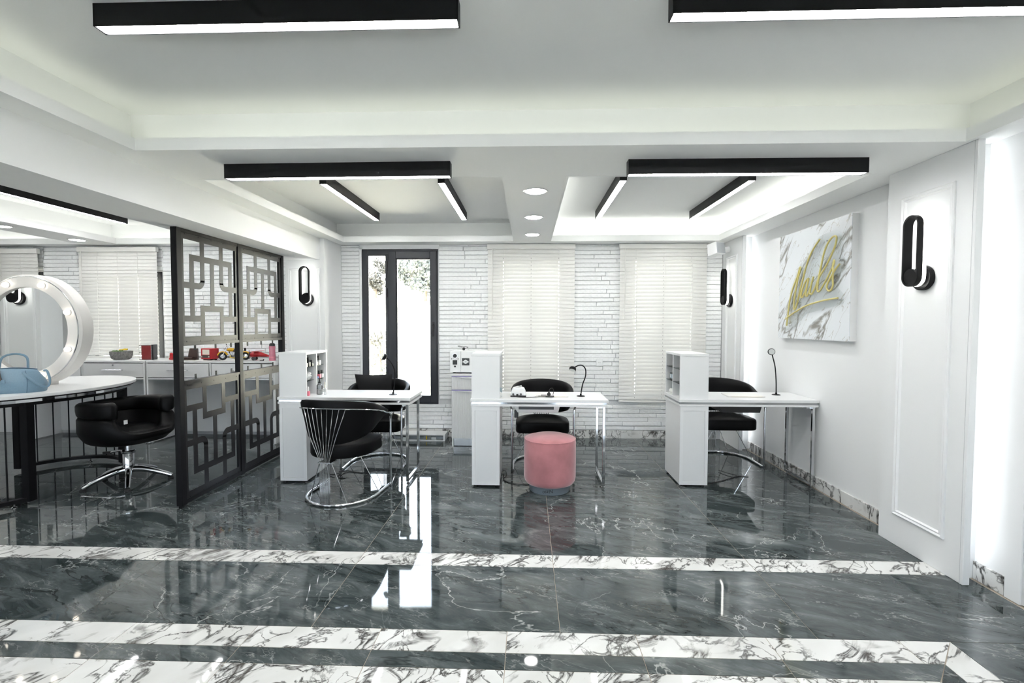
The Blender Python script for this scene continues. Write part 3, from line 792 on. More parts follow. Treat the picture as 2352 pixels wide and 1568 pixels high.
desk(D1, 'white manicure desk nearest the metal screen, its shelves full of bottles', 1)
desk(D2, 'white manicure desk in the middle, behind the pink pouf', 1)
desk(D3, 'white manicure desk against the right wall under the marble panel', -1)

# dust-collector pads let into the desk tops
def pad(dx, w, loc, label, white_under):
    t = thing('armrest_pad', label, 'hand rest', (loc[0]+dx, loc[1]+.13, .793), 0, 'hand rests on desks')
    M().prism([(0, .0), (w, .0), (w-.02, .21), (.02, .21)], 0, .012, lambda u, v, q: (u, v, q)).build('tray', 'pad_white', t, bevel=.004)
    M().box(.03, w-.03, -.004, .0, .002, .008).build('slot', 'cream', t)
    return t
pad(.565, .31, D2, 'flat white hand rest on the middle desk, beside the coiled cable', True)
pad(.480, .34, D3, 'flat white hand rest on the desk under the marble panel', False)
def under(loc, x0, x1, label, mat2):
    t = thing('dust_collector', label, 'dust collector', (loc[0]+x0, loc[1]+.10, .655), 0, 'dust collectors under desks')
    w = x1-x0
    M().prism([(0, .075), (.05, .0), (w-.02, .0), (w, .075)], 0, .26, lambda u, v, q: (u, q, v)).build('housing', mat2, t, bevel=.004)
    M().box(.06, w-.06, -.006, .0, .03, .06).build('grille', 'black_plastic', t)
    return t
under(D2, .36, .80, 'white dust collector box hanging under the middle desk', 'white_plastic')
under(D3, .37, .78, 'black dust collector box hanging under the right-hand desk', 'black_plastic')

# gooseneck desk lamps
def desk_lamp(base, pts, head_dir, label):
    t = thing('desk_lamp', label, 'desk lamp', base, 0, 'black gooseneck desk lamps')
    M().lathe([(.038, 0), (.038, .003), (.030, .006), (.009, .009), (.009, .022)], 24).build('base', 'black_metal', t, smooth=30)
    M().tube(spline([(0, 0, .01)]+pts, 6), .0055, 8).build('gooseneck', 'black_metal', t, smooth=True)
    q = Vector(head_dir).normalized().to_track_quat('Z', 'Y').to_matrix().to_4x4()
    mt = Matrix.Translation(Vector(pts[-1])) @ q
    M().lathe([(.012, -.020), (.024, -.016), (.031, -.006), (.031, .012), (.027, .014)], 24, mt).build('head', 'black_metal', t, smooth=30)
    M().lathe([(.0265, .0125), (.0265, .0150)], 24, mt).build('lens', 'desk_lamp_off', t)
desk_lamp((-1.279, 4.454, .793), [(.016, 0, .139), (.010, 0, .24), (-.038, 0, .328), (-.082, 0, .356)], (-.75, -.35, .45), 'black gooseneck lamp on the desk in front of the dark window')
desk_lamp((.491, 4.430, .793), [(.016, 0, .11), (.042, 0, .185), (.042, 0, .25), (.012, -.01, .287), (-.03, -.01, .286), (-.078, -.01, .256)], (-.25, -.45, -.8), 'black gooseneck lamp on the middle desk, bent over like a hook')
desk_lamp((2.364, 4.600, .793), [(-.004, 0, .147), (-.017, 0, .273), (-.044, 0, .378), (-.060, -.012, .412)], (-.25, -1, .1), 'black gooseneck lamp standing upright on the desk by the right wall')

# ================================================================== ARMCHAIRS (front faces +y locally)
def bpath(s, r, fwd):  # semicircle then straight arms of length fwd
    half = r*PI/2; tot = half+fwd; d = abs(s)*tot
    if d <= half: a = d/r; x, y = r*math.sin(a), -r*math.cos(a)
    else: x, y = r, d-half
    return (math.copysign(x, s) if x else 0, y)
def armchair():
    t = thing('armchair', 'x', 'chair', (0,0,0), 0, 'black tub chairs with chrome rods')
    # cushion: D plan
    n = 40; plan = []
    for i in range(n):
        a = 2*PI*i/n; x, y = math.sin(a), -math.cos(a)
        if y > 0: x = math.copysign(abs(x)**.22, x); y = y**.30*.80
        plan.append((x, y))
    prof = [(.0, .370), (.94, .370), (.98, .374), (1.0, .388), (1.0, .458), (.992, .472), (.965, .482), (.6, .500), (0, .508)]
    m = M(); vs = []; fs = []
    for k, z in prof: vs += [(x*.272*k, y*.272*k+.02, z) for x, y in plan]
    for i in range(len(prof)-1):
        for j in range(n): fs.append((i*n+j, i*n+(j+1) % n, (i+1)*n+(j+1) % n, (i+1)*n+j))
    m.add(vs, fs); m.build('seat', 'black_leather', t, smooth=50, weld=True)
    M().box(.262, .2665, .17, .19, .425, .450).build('care_tag', 'tag_white', t)
    # upholstered back that wraps round to the arms
    def sect(s):
        a = abs(s); up = max(0, 1-a**2.2)
        zt = .690+.172*up; zb = .655-.165*max(0, 1-(a*1.12)**2.0) if a < .89 else .655
        return zb, zt
    nu, ns = 49, 14; m = M(); rows_ = []
    for i in range(nu):
        s = -1+2*i/(nu-1); zb, zt = sect(s); ring = []
        endk = 1 if abs(s) < .985 else .55
        for j in range(ns):
            a = 2*PI*j/ns; c, sn = math.cos(a), math.sin(a)
            v = .5+.5*math.copysign(abs(sn)**.6, sn)
            z = zb+(zt-zb)*v
            r = .258+.055*((z-.5)/.36)
            th = (.020+.020*max(0, v-.62)*2.6)*endk
            x, y = bpath(s, r+th*math.copysign(abs(c)**.7, c), .245)
            ring.append((x, y, z))
        rows_.append(ring)
    vs = [p for r in rows_ for p in r]; fs = [(i*ns+j, (i+1)*ns+j, (i+1)*ns+(j+1) % ns, i*ns+(j+1) % ns) for i in range(nu-1) for j in range(ns)]
    fs += [tuple(range(ns)), tuple(reversed(range((nu-1)*ns, nu*ns)))]
    m.add(vs, fs); m.build('backrest', 'black_leather', t, smooth=60)
    # chrome rail under the rolled top edge, running down into the front legs and the floor loop
    rail = []
    for i in range(41):
        s = -1+2*i/40; zb, zt = sect(s); x, y = bpath(s, .338 if abs(s) < .8 else .326, .25)
        rail.append((x, y, zt-.066+.034*abs(s)**3))
    x0, y0, z0 = rail[0]; leg = [(x0*.96, y0+.028, z0-.025), (x0*.935, y0+.034, z0-.10), (x0*.935, y0+.034, .06), (x0*.935, y0+.028, .022), (x0*.935, y0+.004, .013)]
    M().tube(rail, .0055, 8).build('back_rail', 'chrome', t, smooth=True)
    for sg in (-1, 1):
        pts = [(sg*abs(rail[0][0]), rail[0][1], rail[0][2])]+[(sg*abs(p[0]), p[1], p[2]) for p in leg]
        M().tube(spline(pts, 5), .0105, 10).build('leg', 'chrome', t, smooth=True)
    loop = []
    for i in range(41):
        s = -1+2*i/40; x, y = bpath(s, .297, .27); k = abs(s)
        loop.append((x*(1.0 if k < .9 else 1), y, .013))
    M().tube(loop, .0125, 12).build('floor_loop', 'chrome', t, smooth=True)
    for i in range(9):
        k = (i-4)/4; xb = k*.040; sx = k*.55*.33
        s = sx/.75; zt = sect(s)[1]-.064; xt, yt = bpath(s, .338, .25)
        M().tube([(xb, -.300, .02), (xb, -.300, .34), (xb*1.06, -.300, .375), (xt*.52+xb*.4, -.318, .56), (xt, yt, zt)], .0035, 6).build('rod', 'chrome', t, smooth=True)
    M().box(-.055, .055, -.306, -.200, .352, .360).build('collar', 'steel', t)
    for sg in (-1, 1):
        M().tube([(sg*.05, -.285, .355), (sg*.165, -.250, .018)], .0035, 6).build('stay', 'chrome', t, smooth=True)
        M().tube([(sg*.10, .05, .375), (sg*.290, .06, .018)], .0035, 6).build('stay', 'chrome', t, smooth=True)
    M().tube([(-.24, .1, .362), (.24, .1, .362)], .008, 8).build('cross_bar', 'chrome', t, smooth=True)
    return t
ch = armchair()
place(ch, (-1.580, 3.990, 0), R(-7), 'black tub chair nearest the viewer, its rod back turned to the camera')
place(copy_tree(ch), (-1.570, 4.930, 0), R(182), 'black tub chair behind the desk by the dark window, with a pillow')
place(copy_tree(ch), (.147, 4.945, 0), R(180), 'black tub chair behind the middle desk and the pink pouf')
place(copy_tree(ch), (2.100, 5.170, 0), R(180), 'black tub chair behind the desk by the right wall')
pl = thing('pillow', 'small black square pillow leaning in the chair by the dark window', 'pillow', (-1.66, 5.06, .765), R(3), None, False, R(8))
m = M(); nn = 15
for sg in (-1, 1):
    m.grid(lambda u, v, sg=sg: ((u-.5)*.40*(1-.06*(1-(2*v-1)**2)), sg*.055*((1-(2*u-1)**2)*(1-(2*v-1)**2))**.45, (v-.5)*.32*(1-.06*(1-(2*u-1)**2))), nn, nn, flip=sg > 0)
m.build('cushion', 'black_fabric', pl, smooth=60, weld=True)

# ================================================================== PINK POUF
pf = thing('pouf', 'round pink velvet pouf on a grey base before the middle desk', 'pouf', (.195, 4.190, 0), 0)
M().lathe([(.178, .002), (.180, .006), (.180, .070), (.176, .074)], 48).build('base', 'pouf_base', pf, smooth=30)
prof = [(0, .066), (.18, .066), (.207, .072), (.221, .09), (.228, .12), (.229, .28), (.228, .43), (.226, .452), (.222, .458), (.15, .482), (.07, .492), (0, .495)]
M().lathe([(max(r, 1e-5), z) for r, z in prof], 56).build('cushion', 'velvet', pf, smooth=50)
M().tube([(.2255*math.cos(2*PI*i/56), .2255*math.sin(2*PI*i/56), .457) for i in range(56)], .0035, 6, True).build('piping', 'velvet', pf, smooth=True)
def text_on_pouf():
    # the word stands upside down on the base, climbing to one side
    cu = bpy.data.curves.new('lettering', 'FONT'); cu.body = 'Nitto'; cu.size = .042; cu.shear = .2
    tmp = bpy.data.objects.new('tmp_text', cu); COL.objects.link(tmp)
    dg = bpy.context.evaluated_depsgraph_get(); me = bpy.data.meshes.new_from_object(tmp.evaluated_get(dg))
    vs = [v.co.copy() for v in me.vertices]; fs = [tuple(p.vertices) for p in me.polygons]
    bpy.data.objects.remove(tmp); bpy.data.curves.remove(cu)
    if not vs: return
    w = max(v.x for v in vs); m = M(); out = []
    ca, sa = math.cos(R(12)), math.sin(R(12))
    for v in vs:
        x, z = -(v.x-w/2), -(v.y-.014); x, z = x*ca-z*sa, x*sa+z*ca
        a = x/.1806-PI/2-.13
        out.append((.1806*math.cos(a), .1806*math.sin(a), .034+z))
    m.add(out, fs); m.build('lettering', 'ink', pf)
text_on_pouf()

# ================================================================== MAKEUP AREA BEYOND THE SCREEN
# oval table with a barred steel frame
TC, TA, TB = (-4.50, 4.09), .70, .885
tb = thing('oval_table', 'white oval makeup table on a black barred frame under the mirror', 'table', (TC[0], TC[1], 0), 0, None, True)
def oval(k, a, b): return (TC[0]+a*math.cos(k), TC[1]+b*math.sin(k))
n = 64
M().prism([oval(2*PI*i/n, TA, TB) for i in range(n)], .874, .900, lambda u, v, w: (u, v, w)).build('table_top', 'laminate', tb, bevel=.002, seg=1)
M().prism([oval(2*PI*i/n, TA-.015, TB-.015) for i in range(n)], .862, .8738, lambda u, v, w: (u, v, w)).build('edge_band', 'black_metal', tb)
M().prism([oval(2*PI*i/n, TA-.045, TB-.045) for i in range(n)], .836, .8618, lambda u, v, w: (u, v, w)).build('glass_band', 'chrome', tb)
ia, ib = .585, .775
def arc_rail(k0, k1, z0, z1, w, name='frame_rail'):
    N_ = 28; m = M(); ring = []
    for i in range(N_+1):
        k = k0+(k1-k0)*i/N_
        xo, yo = oval(k, ia+w/2, ib+w/2); xi, yi = oval(k, ia-w/2, ib-w/2)
        ring.append([(xi, yi, z0), (xo, yo, z0), (xo, yo, z1), (xi, yi, z1)])
    vs = [p for r in ring for p in r]; fs = [(i*4+j, (i+1)*4+j, (i+1)*4+(j+1) % 4, i*4+(j+1) % 4) for i in range(N_) for j in range(4)] + [(0, 1, 2, 3), (N_*4+3, N_*4+2, N_*4+1, N_*4)]
    m.add(vs, fs); m.build(name, 'black_metal', tb)
def barred(k0, k1, nb_):
    arc_rail(k0, k1, .806, .8358, .05); arc_rail(k0, k1, .035, .065, .05)
    for k in (k0, k1):
        x, y = oval(k, ia, ib); M().box(x-.03, x+.03, y-.03, y+.03, .034, .836).build('post', 'black_metal', tb)
    for i in range(1, nb_):
        x, y = oval(k0+(k1-k0)*i/nb_, ia, ib); M().tube([(x, y, .06), (x, y, .81)], .0055, 6).build('bar', 'black_metal', tb)
    for f in (.08, .5, .92):
        x, y = oval(k0+(k1-k0)*f, ia, ib); M().lathe([(.018, 0), (.018, .006), (.007, .012), (.007, .036)], 12, Matrix.Translation((x, y, 0))).build('foot', 'chrome', tb, smooth=30)
barred(R(57), R(150), 9)
barred(R(-34), R(-125), 9)
arc_rail(R(-34), R(57), .806, .8358, .05)

# ring mirror with bulbs
MY, MX, MZ = 4.125, -4.51, 1.402
rm = thing('ring_mirror', 'round white vanity mirror with glowing bulbs on the oval table', 'mirror', (MX, MY+.07, .900), 0, None, True)
def ring_m(prof, name, mat, n=72, **kw):     # prof (r, depth from front)
    mt = Matrix.Translation((MX, MY, MZ)) @ Matrix.Rotation(-PI/2, 4, 'X')
    m = M(); m.lathe(prof, n, mt); m.f = [f for f in m.f if len(f) == 4]
    return m.build(name, mat, rm, **kw)
ring_m([(.384, .030), (.384, .004), (.390, 0), (.476, 0), (.480, .004), (.484, .010), (.500, .028), (.500, .135), (.494, .142), (.370, .142)], 'ring_body', 'ring_white', smooth=35)
ring_m([(.4795, .0015), (.4815, .0035), (.4835, .0075)], 'seam', 'steel')
M().lathe([(.3835, .0), (.3835, .006)], 64, Matrix.Translation((MX, MY+.026, MZ)) @ Matrix.Rotation(-PI/2, 4, 'X')).build('mirror_glass', 'mirror', rm)
M().lathe([(.384, .0), (.384, .006)], 64, Matrix.Translation((MX, MY+.136, MZ)) @ Matrix.Rotation(-PI/2, 4, 'X')).build('back_panel', 'ring_white', rm)
for i in range(8):
    a = R(21.5+45*i); x, z = MX+.432*math.cos(a), MZ+.432*math.sin(a)
    M().lathe([(.026, 0), (.026, .006), (.020, .010)], 20, Matrix.Translation((x, MY-.0005, z)) @ Matrix.Rotation(PI/2, 4, 'X')).build('socket', 'white_plastic', rm, smooth=30)
    M().sphere((x, MY-.020, z), .0225, 16, 10).build('bulb', 'bulb_light', rm, smooth=True)
M().box(MX-.16, MX+.16, MY+.012, MY+.13, .8995, .932).build('stand', 'ring_white', rm, bevel=.006)

# blue handbag
bag = thing('handbag', 'light blue leather handbag lying on the oval table', 'handbag', (-4.20, 3.72, .900), R(33))
def bagf(u, v):
    a = 2*PI*u; x = .215*math.copysign(abs(math.cos(a))**.55, math.cos(a)); y = .115*math.copysign(abs(math.sin(a))**.7, math.sin(a))
    z = .195*v; k = 1-.06*(1-v)**4; top = max(0, v-.25)/.75
    y *= k*(1-.86*top**1.35); x *= k*(1-.30*top**1.6); z -= .028*top*(abs(x)/.2)**2
    return (x, y, z)
m = M(); m.grid(bagf, 48, 16, closeu=True, flip=False); m.f.append(tuple(reversed(range(48)))); m.f.append(tuple(range(15*48, 16*48)))
body = m.build('body', 'blue_leather', bag, smooth=60)
m = M(); m.tube([Vector(bagf(.5*i/24, 1))+Vector((0, 0, .003)) for i in range(25)], .004, 6); m.build('zip', 'blue_dark', bag, smooth=True)
for sx in (-.10, .10):
    pts = [Vector(bagf((.75+.0+sx*.55), v/12)) for v in range(0, 12)]
    M().tube([p+Vector((0, -.001, 0)) for p in pts], .0025, 6).build('seam', 'blue_dark', bag, smooth=True)
def handle(y0, lean, zt):
    P = [(-.085, y0, .165), (-.085, y0+lean*.25, .20), (-.075, y0+lean*.7, zt-.03), (-.03, y0+lean, zt), (.03, y0+lean, zt), (.075, y0+lean*.7, zt-.03), (.085, y0+lean*.25, .20), (.085, y0, .165)]
    M().tube(spline(P, 5), .0085, 8).build('handle', 'blue_leather', bag, smooth=True)
handle(.035, .05, .305)
P = [(.20, -.02, .17), (.225, -.05, .165), (.245, -.075, .09), (.235, -.10, .045), (.19, -.118, .06), (.13, -.112, .12), (.085, -.075, .165)]
M().tube(spline(P, 6), .0085, 8).build('handle', 'blue_leather', bag, smooth=True)
m = M(); m.tube(spline([(-.06, -.055, .185), (-.05, -.085, .15), (-.035, -.105, .105)], 5), [.010]*10+[.004], 8); m.build('tassel', 'bag_hardware', bag, smooth=True)
for x in (-.075, -.02): M().box(x-.012, x+.012, -.115, -.108, .085, .115).build('charm', 'blue_leather', bag, bevel=.002, seg=1)
for x in (-.085, .085): M().lathe([(.006, -.002), (.013, -.002), (.013, .002), (.006, .002), (.006, -.002)], 14, Matrix.Translation((x, .038, .175)) @ Matrix.Rotation(PI/2, 4, 'Y')).build('ring', 'bag_hardware', bag)

# hydraulic styling chair, front faces +x locally
sc_ = thing('styling_chair', 'black tub salon chair on a chrome star base beside the screen', 'chair', (-3.690, 4.235, 0), R(-14))
def tub(u, z, grow=0):
    a = 2*PI*u; c, s = math.cos(a), math.sin(a)
    k = .74+.26*min(1, max(0, (z-.385)/.11))**.5
    return (math.copysign(abs(c)**.75, c)*(.335*k+grow), math.copysign(abs(s)**.80, s)*(.325*k+grow), z)
nu = 56; zs = [.385, .388, .398, .425, .46, .50, .56, .612, .630]
def lipz(u, z):     # front edge of the lower shell dips
    a = 2*PI*u; d = max(0, math.cos(a)-.52)/.48
    return z-(.135*math.sin(PI/2*d)**.8)*max(0, (z-.42)/.21)
m = M(); vs = []; fs = []
for z in zs:
    for i in range(nu): x, y, _ = tub(i/nu, z, -.012 if z in (.385, .630) else 0); vs.append((x, y, lipz(i/nu, z)))
for grow, z in ((-.085, .630), (-.105, .58), (-.125, .500)):
    for i in range(nu): x, y, _ = tub(i/nu, .630, grow); vs.append((x, y, lipz(i/nu, z)+.0))
nz = len(zs)+3
fs = [(k*nu+i, k*nu+(i+1) % nu, (k+1)*nu+(i+1) % nu, (k+1)*nu+i) for k in range(nz-1) for i in range(nu)]
fs += [tuple(reversed(range(nu))), tuple(range((nz-1)*nu, nz*nu))]
m.add(vs, fs); m.build('seat_shell', 'black_leather', sc_, smooth=60)
def plan_sc(k): return (0 if False else .235*math.copysign(abs(math.cos(k))**.75, math.cos(k)), .225*math.copysign(abs(math.sin(k))**.8, math.sin(k)))
m = M(); vs = []; prof = [(.97, .470), (1.0, .480), (.985, .500), (.90, .512), (.5, .518), (0, .520)]
for k, z in prof: vs += [(plan_sc(2*PI*i/nu)[0]*k, plan_sc(2*PI*i/nu)[1]*k, z-.02*max(0, math.cos(2*PI*i/nu))) for i in range(nu)]
fs = [(k*nu+i, k*nu+(i+1) % nu, (k+1)*nu+(i+1) % nu, (k+1)*nu+i) for k in range(len(prof)-1) for i in range(nu)]
m.add(vs, fs); m.build('seat_cushion', 'black_leather', sc_, smooth=60, weld=True)
# arms and back: one rolled band open to the front
m = M(); A0, A1, na, ns = R(52), R(308), 57, 16; vs = []; fs = []
for i in range(na):
    f = i/(na-1); a = A0+(A1-A0)*f; u = a/(2*PI); e = abs(2*f-1)
    zt = .752+.035*e**2; zb = .628
    if e > .90: k = (e-.90)/.10; zt -= .035*k**2.2
    for j in range(ns):
        b = 2*PI*j/ns; c, s = math.cos(b), math.sin(b)
        v = .5+.5*math.copysign(abs(s)**.55, s); z = zb+(zt-zb)*v
        g = -.055+.055*math.copysign(abs(c)**.6, c)
        ek = 1 if 0 < i < na-1 else .6
        x, y, _ = tub(u, .630, -.055+(g+.055)*ek+.008*v); vs.append((x, y, z))
fs = [(i*ns+j, i*ns+(j+1) % ns, (i+1)*ns+(j+1) % ns, (i+1)*ns+j) for i in range(na-1) for j in range(ns)]
fs += [tuple(reversed(range(ns))), tuple(range((na-1)*ns, na*ns))]
m.add(vs, fs); m.build('backrest', 'black_leather', sc_, smooth=60)
M().box(.262, .2655, -.215, -.185, .590, .625).build('care_tag', 'tag_white', sc_)
M().lathe([(.075, .362), (.075, .386)], 24).build('mount_plate', 'black_metal', sc_, smooth=30)
M().lathe([(.024, .27), (.024, .365)], 20).build('piston', 'steel', sc_, smooth=30)
M().lathe([(.0445, .09), (.0445, .268), (.040, .276), (.026, .280)], 28).build('pump_column', 'chrome', sc_, smooth=30)
M().lathe([(.052, .268), (.055, .276), (.055, .290), (.046, .296)], 28).build('collar', 'chrome', sc_, smooth=30)
M().tube(spline([(.05, .0, .283), (-.06, -.01, .288), (-.15, -.02, .272), (-.20, -.025, .258)], 6), .010, 10).build('pump_lever', 'chrome', sc_, smooth=True)
M().tube([(-.185, -.024, .262), (-.27, -.03, .255)], .013, 10).build('lever_grip', 'rubber', sc_, smooth=True)
for k in range(5):
    a = R(-51+14+72*k); c, s = math.cos(a), math.sin(a)
    P = spline([(.02*c, .02*s, .115), (.10*c, .10*s, .110), (.20*c, .20*s, .082), (.29*c, .29*s, .048), (.335*c, .335*s, .026)], 5)
    m = M(); nn = len(P)
    m.tube(P, [.030-.012*i/(nn-1) for i in range(nn)], 12); m.v = [(x, y, .115+(z-.115)*1) for x, y, z in m.v]
    lg = m.build('star_leg', 'chrome', sc_, smooth=True)
    M().lathe([(.022, 0), (.024, .004), (.024, .014), (.016, .020)], 16, Matrix.Translation((.327*c, .327*s, 0))).build('foot', 'rubber', lg, smooth=30)

# white console units along the wall
def console(x0, x1, label, y0=5.58, y1=6.075, group='white wall consoles', rz=0):
    w = (x1-x0); d = y1-y0
    t = thing('console_unit', label, 'console', ((x0+x1)/2, y0, 0), rz, group)
    h = w/2; zt = 1.012
    M().box(-h, h, 0, d, zt-.024, zt).build('top', 'laminate', t, bevel=.001, seg=1)
    for s in (-1, 1): M().box(s*(h-.009)-.009, s*(h-.009)+.009, .002, d, .012, zt-.0242).build('side_panel', 'laminate', t)
    M().box(-h+.018, h-.018, .004, d, .786, .804).build('bottom_panel', 'laminate', t)
    M().box(-.009, .009, .004, d-.02, .804, zt-.0245).build('divider', 'laminate', t)
    M().box(-h+.018, h-.018, d-.02, d-.004, .05, zt-.025).build('back_panel', 'laminate_door', t)
    for s in (-1, 1):
        cx = s*(h/2); a = h/2-.014
        dr = M().box(cx-a+.004, cx+a-.004, -.001, .017, .812, zt-.034).build('drawer', 'laminate_door', t)
        M().tube([(cx-.12, .002, .898), (cx-.12, -.024, .898), (cx+.12, -.024, .898), (cx+.12, .002, .898)], .005, 6).build('handle', 'steel', dr)
        M().cyl((cx, .002, .957), (cx, -.007, .957), .010, 14).build('lock', 'steel', dr, smooth=30)
        M().cyl((s*(h-.03), .03, 0), (s*(h-.03), .03, .012), .012, 10).build('foot', 'steel', t)
    return t
console(-6.20, -4.632, 'white console unit behind the lit mirror, with the flower bowl on it')
console(-4.612, -3.035, 'white console unit seen through the metal screen, carrying the toys')
CT = 1.012

# ---- things on the consoles
bw = thing('flower_bowl', 'rough grey concrete bowl with small yellow flowers', 'bowl', (-5.060, 5.745, CT), 0)
M().lathe([(.001, 0), (.075, 0), (.100, .018), (.114, .055), (.118, .105), (.108, .106), (.100, .085), (.001, .085)], 28).build('bowl', 'concrete', bw, smooth=35)
m = M()
for i in range(26):
    a, r = random.uniform(0, 2*PI), random.uniform(0, .09); m.sphere((r*math.cos(a), r*math.sin(a), .09+random.uniform(0, .016)), random.uniform(.010, .018), 6, 4)
m.build('moss', 'green_leaf', bw, kind='stuff')
for i in range(9):
    a, r = random.uniform(0, 2*PI), random.uniform(.0, .055); x, y, z = .015+r*math.cos(a), r*math.sin(a), .112+random.uniform(0, .022)
    fl = M()
    for k in range(5):
        b = 2*PI*k/5; d = Vector((math.cos(b), math.sin(b), .5)).normalized()
        fl.sphere((x+d.x*.010, y+d.y*.010, z+.006), .0095, 6, 4, (1, 1, .6))
    fl.build('flower', 'petal', bw, smooth=True)

lt = thing('red_lantern', 'red box lantern with a black side and wire frame beside the flower bowl', 'lantern', (-4.715, 5.735, CT), R(18))
M().box(-.045, .060, -.055, .055, .006, .178).build('red_body', 'red_dark', lt, bevel=.004)
M().box(.061, .082, -.06, .06, .0, .188).build('side_plate', 'black_plastic', lt, bevel=.003)
M().box(.0595, .0625, -.062, -.055, .0, .188).build('trim', 'steel', lt)
for z in (.006, .09, .180): M().tube([(.06, -.045, z), (-.072, -.045, z)], .0035, 6).build('wire', 'black_metal', lt)
for y in (-.045, .045): M().tube([(-.072, y, .006), (-.072, y, .180)], .0012, 5).build('wire', 'steel', lt)

def doll(x, y, h, label):
    t = thing('nesting_doll', label, 'doll', (x, y, CT), R(-20), 'painted wooden nesting dolls'); k = h/.12
    body = [(.001, 0), (.030, 0), (.034, .006), (.037, .03), (.035, .058), (.026, .075), (.0245, .086), (.0255, .098), (.021, .112), (.010, .1195), (.001, .12)]
    M().lathe([(r*k, z*k) for r, z in body], 24).build('body', 'red_paint', t, smooth=50)
    M().sphere((-.008*k, -.018*k, .094*k), .0125*k, 12, 8, (1, .75, 1)).build('face', 'skin_paint', t, smooth=True)
    M().sphere((-.008*k, -.020*k, .045*k), .026*k, 14, 10, (.95, .78, .95)).build('apron', 'cream', t, smooth=True)
    m = M(); m.tube([( -.018*k, -.0225*k, .101*k), (-.008*k, -.0265*k, .1055*k), (.003*k, -.024*k, .101*k)], .0025*k, 6); m.build('hair', 'black_plastic', t, smooth=True)
doll(-4.418, 5.74, .088, 'smaller red and white nesting doll, left of the screen post')
doll(-4.325, 5.74, .118, 'larger red and white nesting doll, half behind the screen post')

be = thing('leather_bookend', 'dark brown leather bookend with a high back, on the console', 'bookend', (-4.160, 5.735, CT), R(10))
M().prism([(-.045, .018), (-.035, .09), (-.022, .142), (.058, .142), (.062, .018)], .0, .05, lambda u, v, w: (u, w, v)).build('back', 'brown_leather', be, bevel=.005)
M().box(-.085, .064, -.045, .05, 0, .017).build('base', 'brown_leather', be, bevel=.004)
M().box(-.075, .030, -.035, .0, .0175, .038).build('cushion', 'brown_leather', be, bevel=.006)

rd = thing('retro_radio', 'red toy radio with a cream grille, seen through the screen', 'radio', (-3.925, 5.735, CT), R(-12))
M().box(-.078, .078, -.060, .060, .014, .146).build('case', 'red_paint', rd, bevel=.010, seg=3)
M().box(-.050, .055, -.0635, -.0595, .070, .132).build('grille', 'cream', rd, bevel=.002, seg=1)
M().box(-.055, .060, -.0635, -.0595, .030, .064).build('dial', 'bag_hardware', rd, bevel=.002, seg=1)
for x in (-.058, .050): M().cyl((x, -.060, .045), (x, -.070, .045), .007, 12).build('knob', 'cream', rd, smooth=30)
for y in (-.035, .035): M().prism([(-.062, 0), (.062, 0), (.048, .014), (-.048, .014)], y-.012, y+.012, lambda u, v, w: (u, w, v)).build('foot', 'black_plastic', rd)

mo = thing('toy_motorcycle', 'yellow toy motorcycle on the console, behind the screen', 'toy motorcycle', (-3.622, 5.735, CT), R(12))
def wheel(x, r, nm):
    c = (x, 0, r); w = M(); w.tube([(x+(r-.013)*math.cos(2*PI*i/28), 0, r+(r-.013)*math.sin(2*PI*i/28)) for i in range(28)], .013, 8, True)
    o = w.build('wheel', 'rubber', mo, smooth=True)
    h = M(); h.tube([(x+(r-.026)*math.cos(2*PI*i/24), 0, r+(r-.026)*math.sin(2*PI*i/24)) for i in range(24)], .004, 6, True); h.cyl((x, -.012, r), (x, .012, r), .008, 10)
    for i in range(6):
        a = PI*i/6; h.tube([(x-(r-.026)*math.cos(a), 0, r-(r-.026)*math.sin(a)), (x+(r-.026)*math.cos(a), 0, r+(r-.026)*math.sin(a))], .0015, 4)
    h.build('rim', 'steel', o, smooth=True)
wheel(-.128, .050, 'f'); wheel(.130, .050, 'r')
def fender(x, r, a0, a1):
    m = M(); k = 12; vs = []
    for i in range(k+1):
        a = R(a0+(a1-a0)*i/k)
        for w, rr in ((-.021, r-.006), (-.014, r+.005), (.014, r+.005), (.021, r-.006)): vs.append((x+rr*math.cos(a), w, .050+rr*math.sin(a)))
    m.add(vs, [(i*4+j, i*4+j+1, (i+1)*4+j+1, (i+1)*4+j) for i in range(k) for j in range(3)]); m.build('fender', 'yellow_paint', mo, smooth=True)
fender(-.128, .056, 15, 170); fender(.130, .056, 5, 150)
M().sphere((-.035, 0, .128), .03, 14, 10, (1.7, .8, .75)).build('tank', 'yellow_paint', mo, smooth=True)
M().tube(spline([(.0, 0, .125), (.04, 0, .108), (.075, 0, .102), (.105, 0, .112)], 5), [.018]*8+[.020]*4+[.016]*4, 8).build('saddle', 'brown_leather', mo, smooth=True)
m = M()
for dx, rot in ((-.022, -18), (.022, 18)):
    mt = Matrix.Translation((dx*.7-.005, 0, .055)) @ Matrix.Rotation(R(rot), 4, 'Y')
    for i in range(5): m.lathe([(.019, .008*i), (.019, .008*i+.004), (.014, .008*i+.005)], 12, mt)
m.build('engine', 'steel', mo, smooth=30)
M().box(-.05, .06, -.014, .014, .030, .056).build('crankcase', 'bag_hardware', mo, bevel=.006)
m = M(); m.tube(spline([(-.03, -.02, .06), (-.03, -.032, .035), (.03, -.035, .030), (.15, -.036, .040)], 5), .0065, 8); m.build('exhaust', 'brass', mo, smooth=True)
m = M()
for y in (-.016, .016): m.tube([(-.128, y, .05), (-.078, y, .155)], .0035, 6)
m.build('fork', 'chrome', mo, smooth=True)
m = M(); m.tube(spline([(-.045, -.065, .170), (-.060, -.045, .182), (-.078, -.02, .168), (-.078, .02, .168), (-.060, .045, .182), (-.045, .065, .170)], 5), .0035, 6); m.build('handlebar', 'steel', mo, smooth=True)
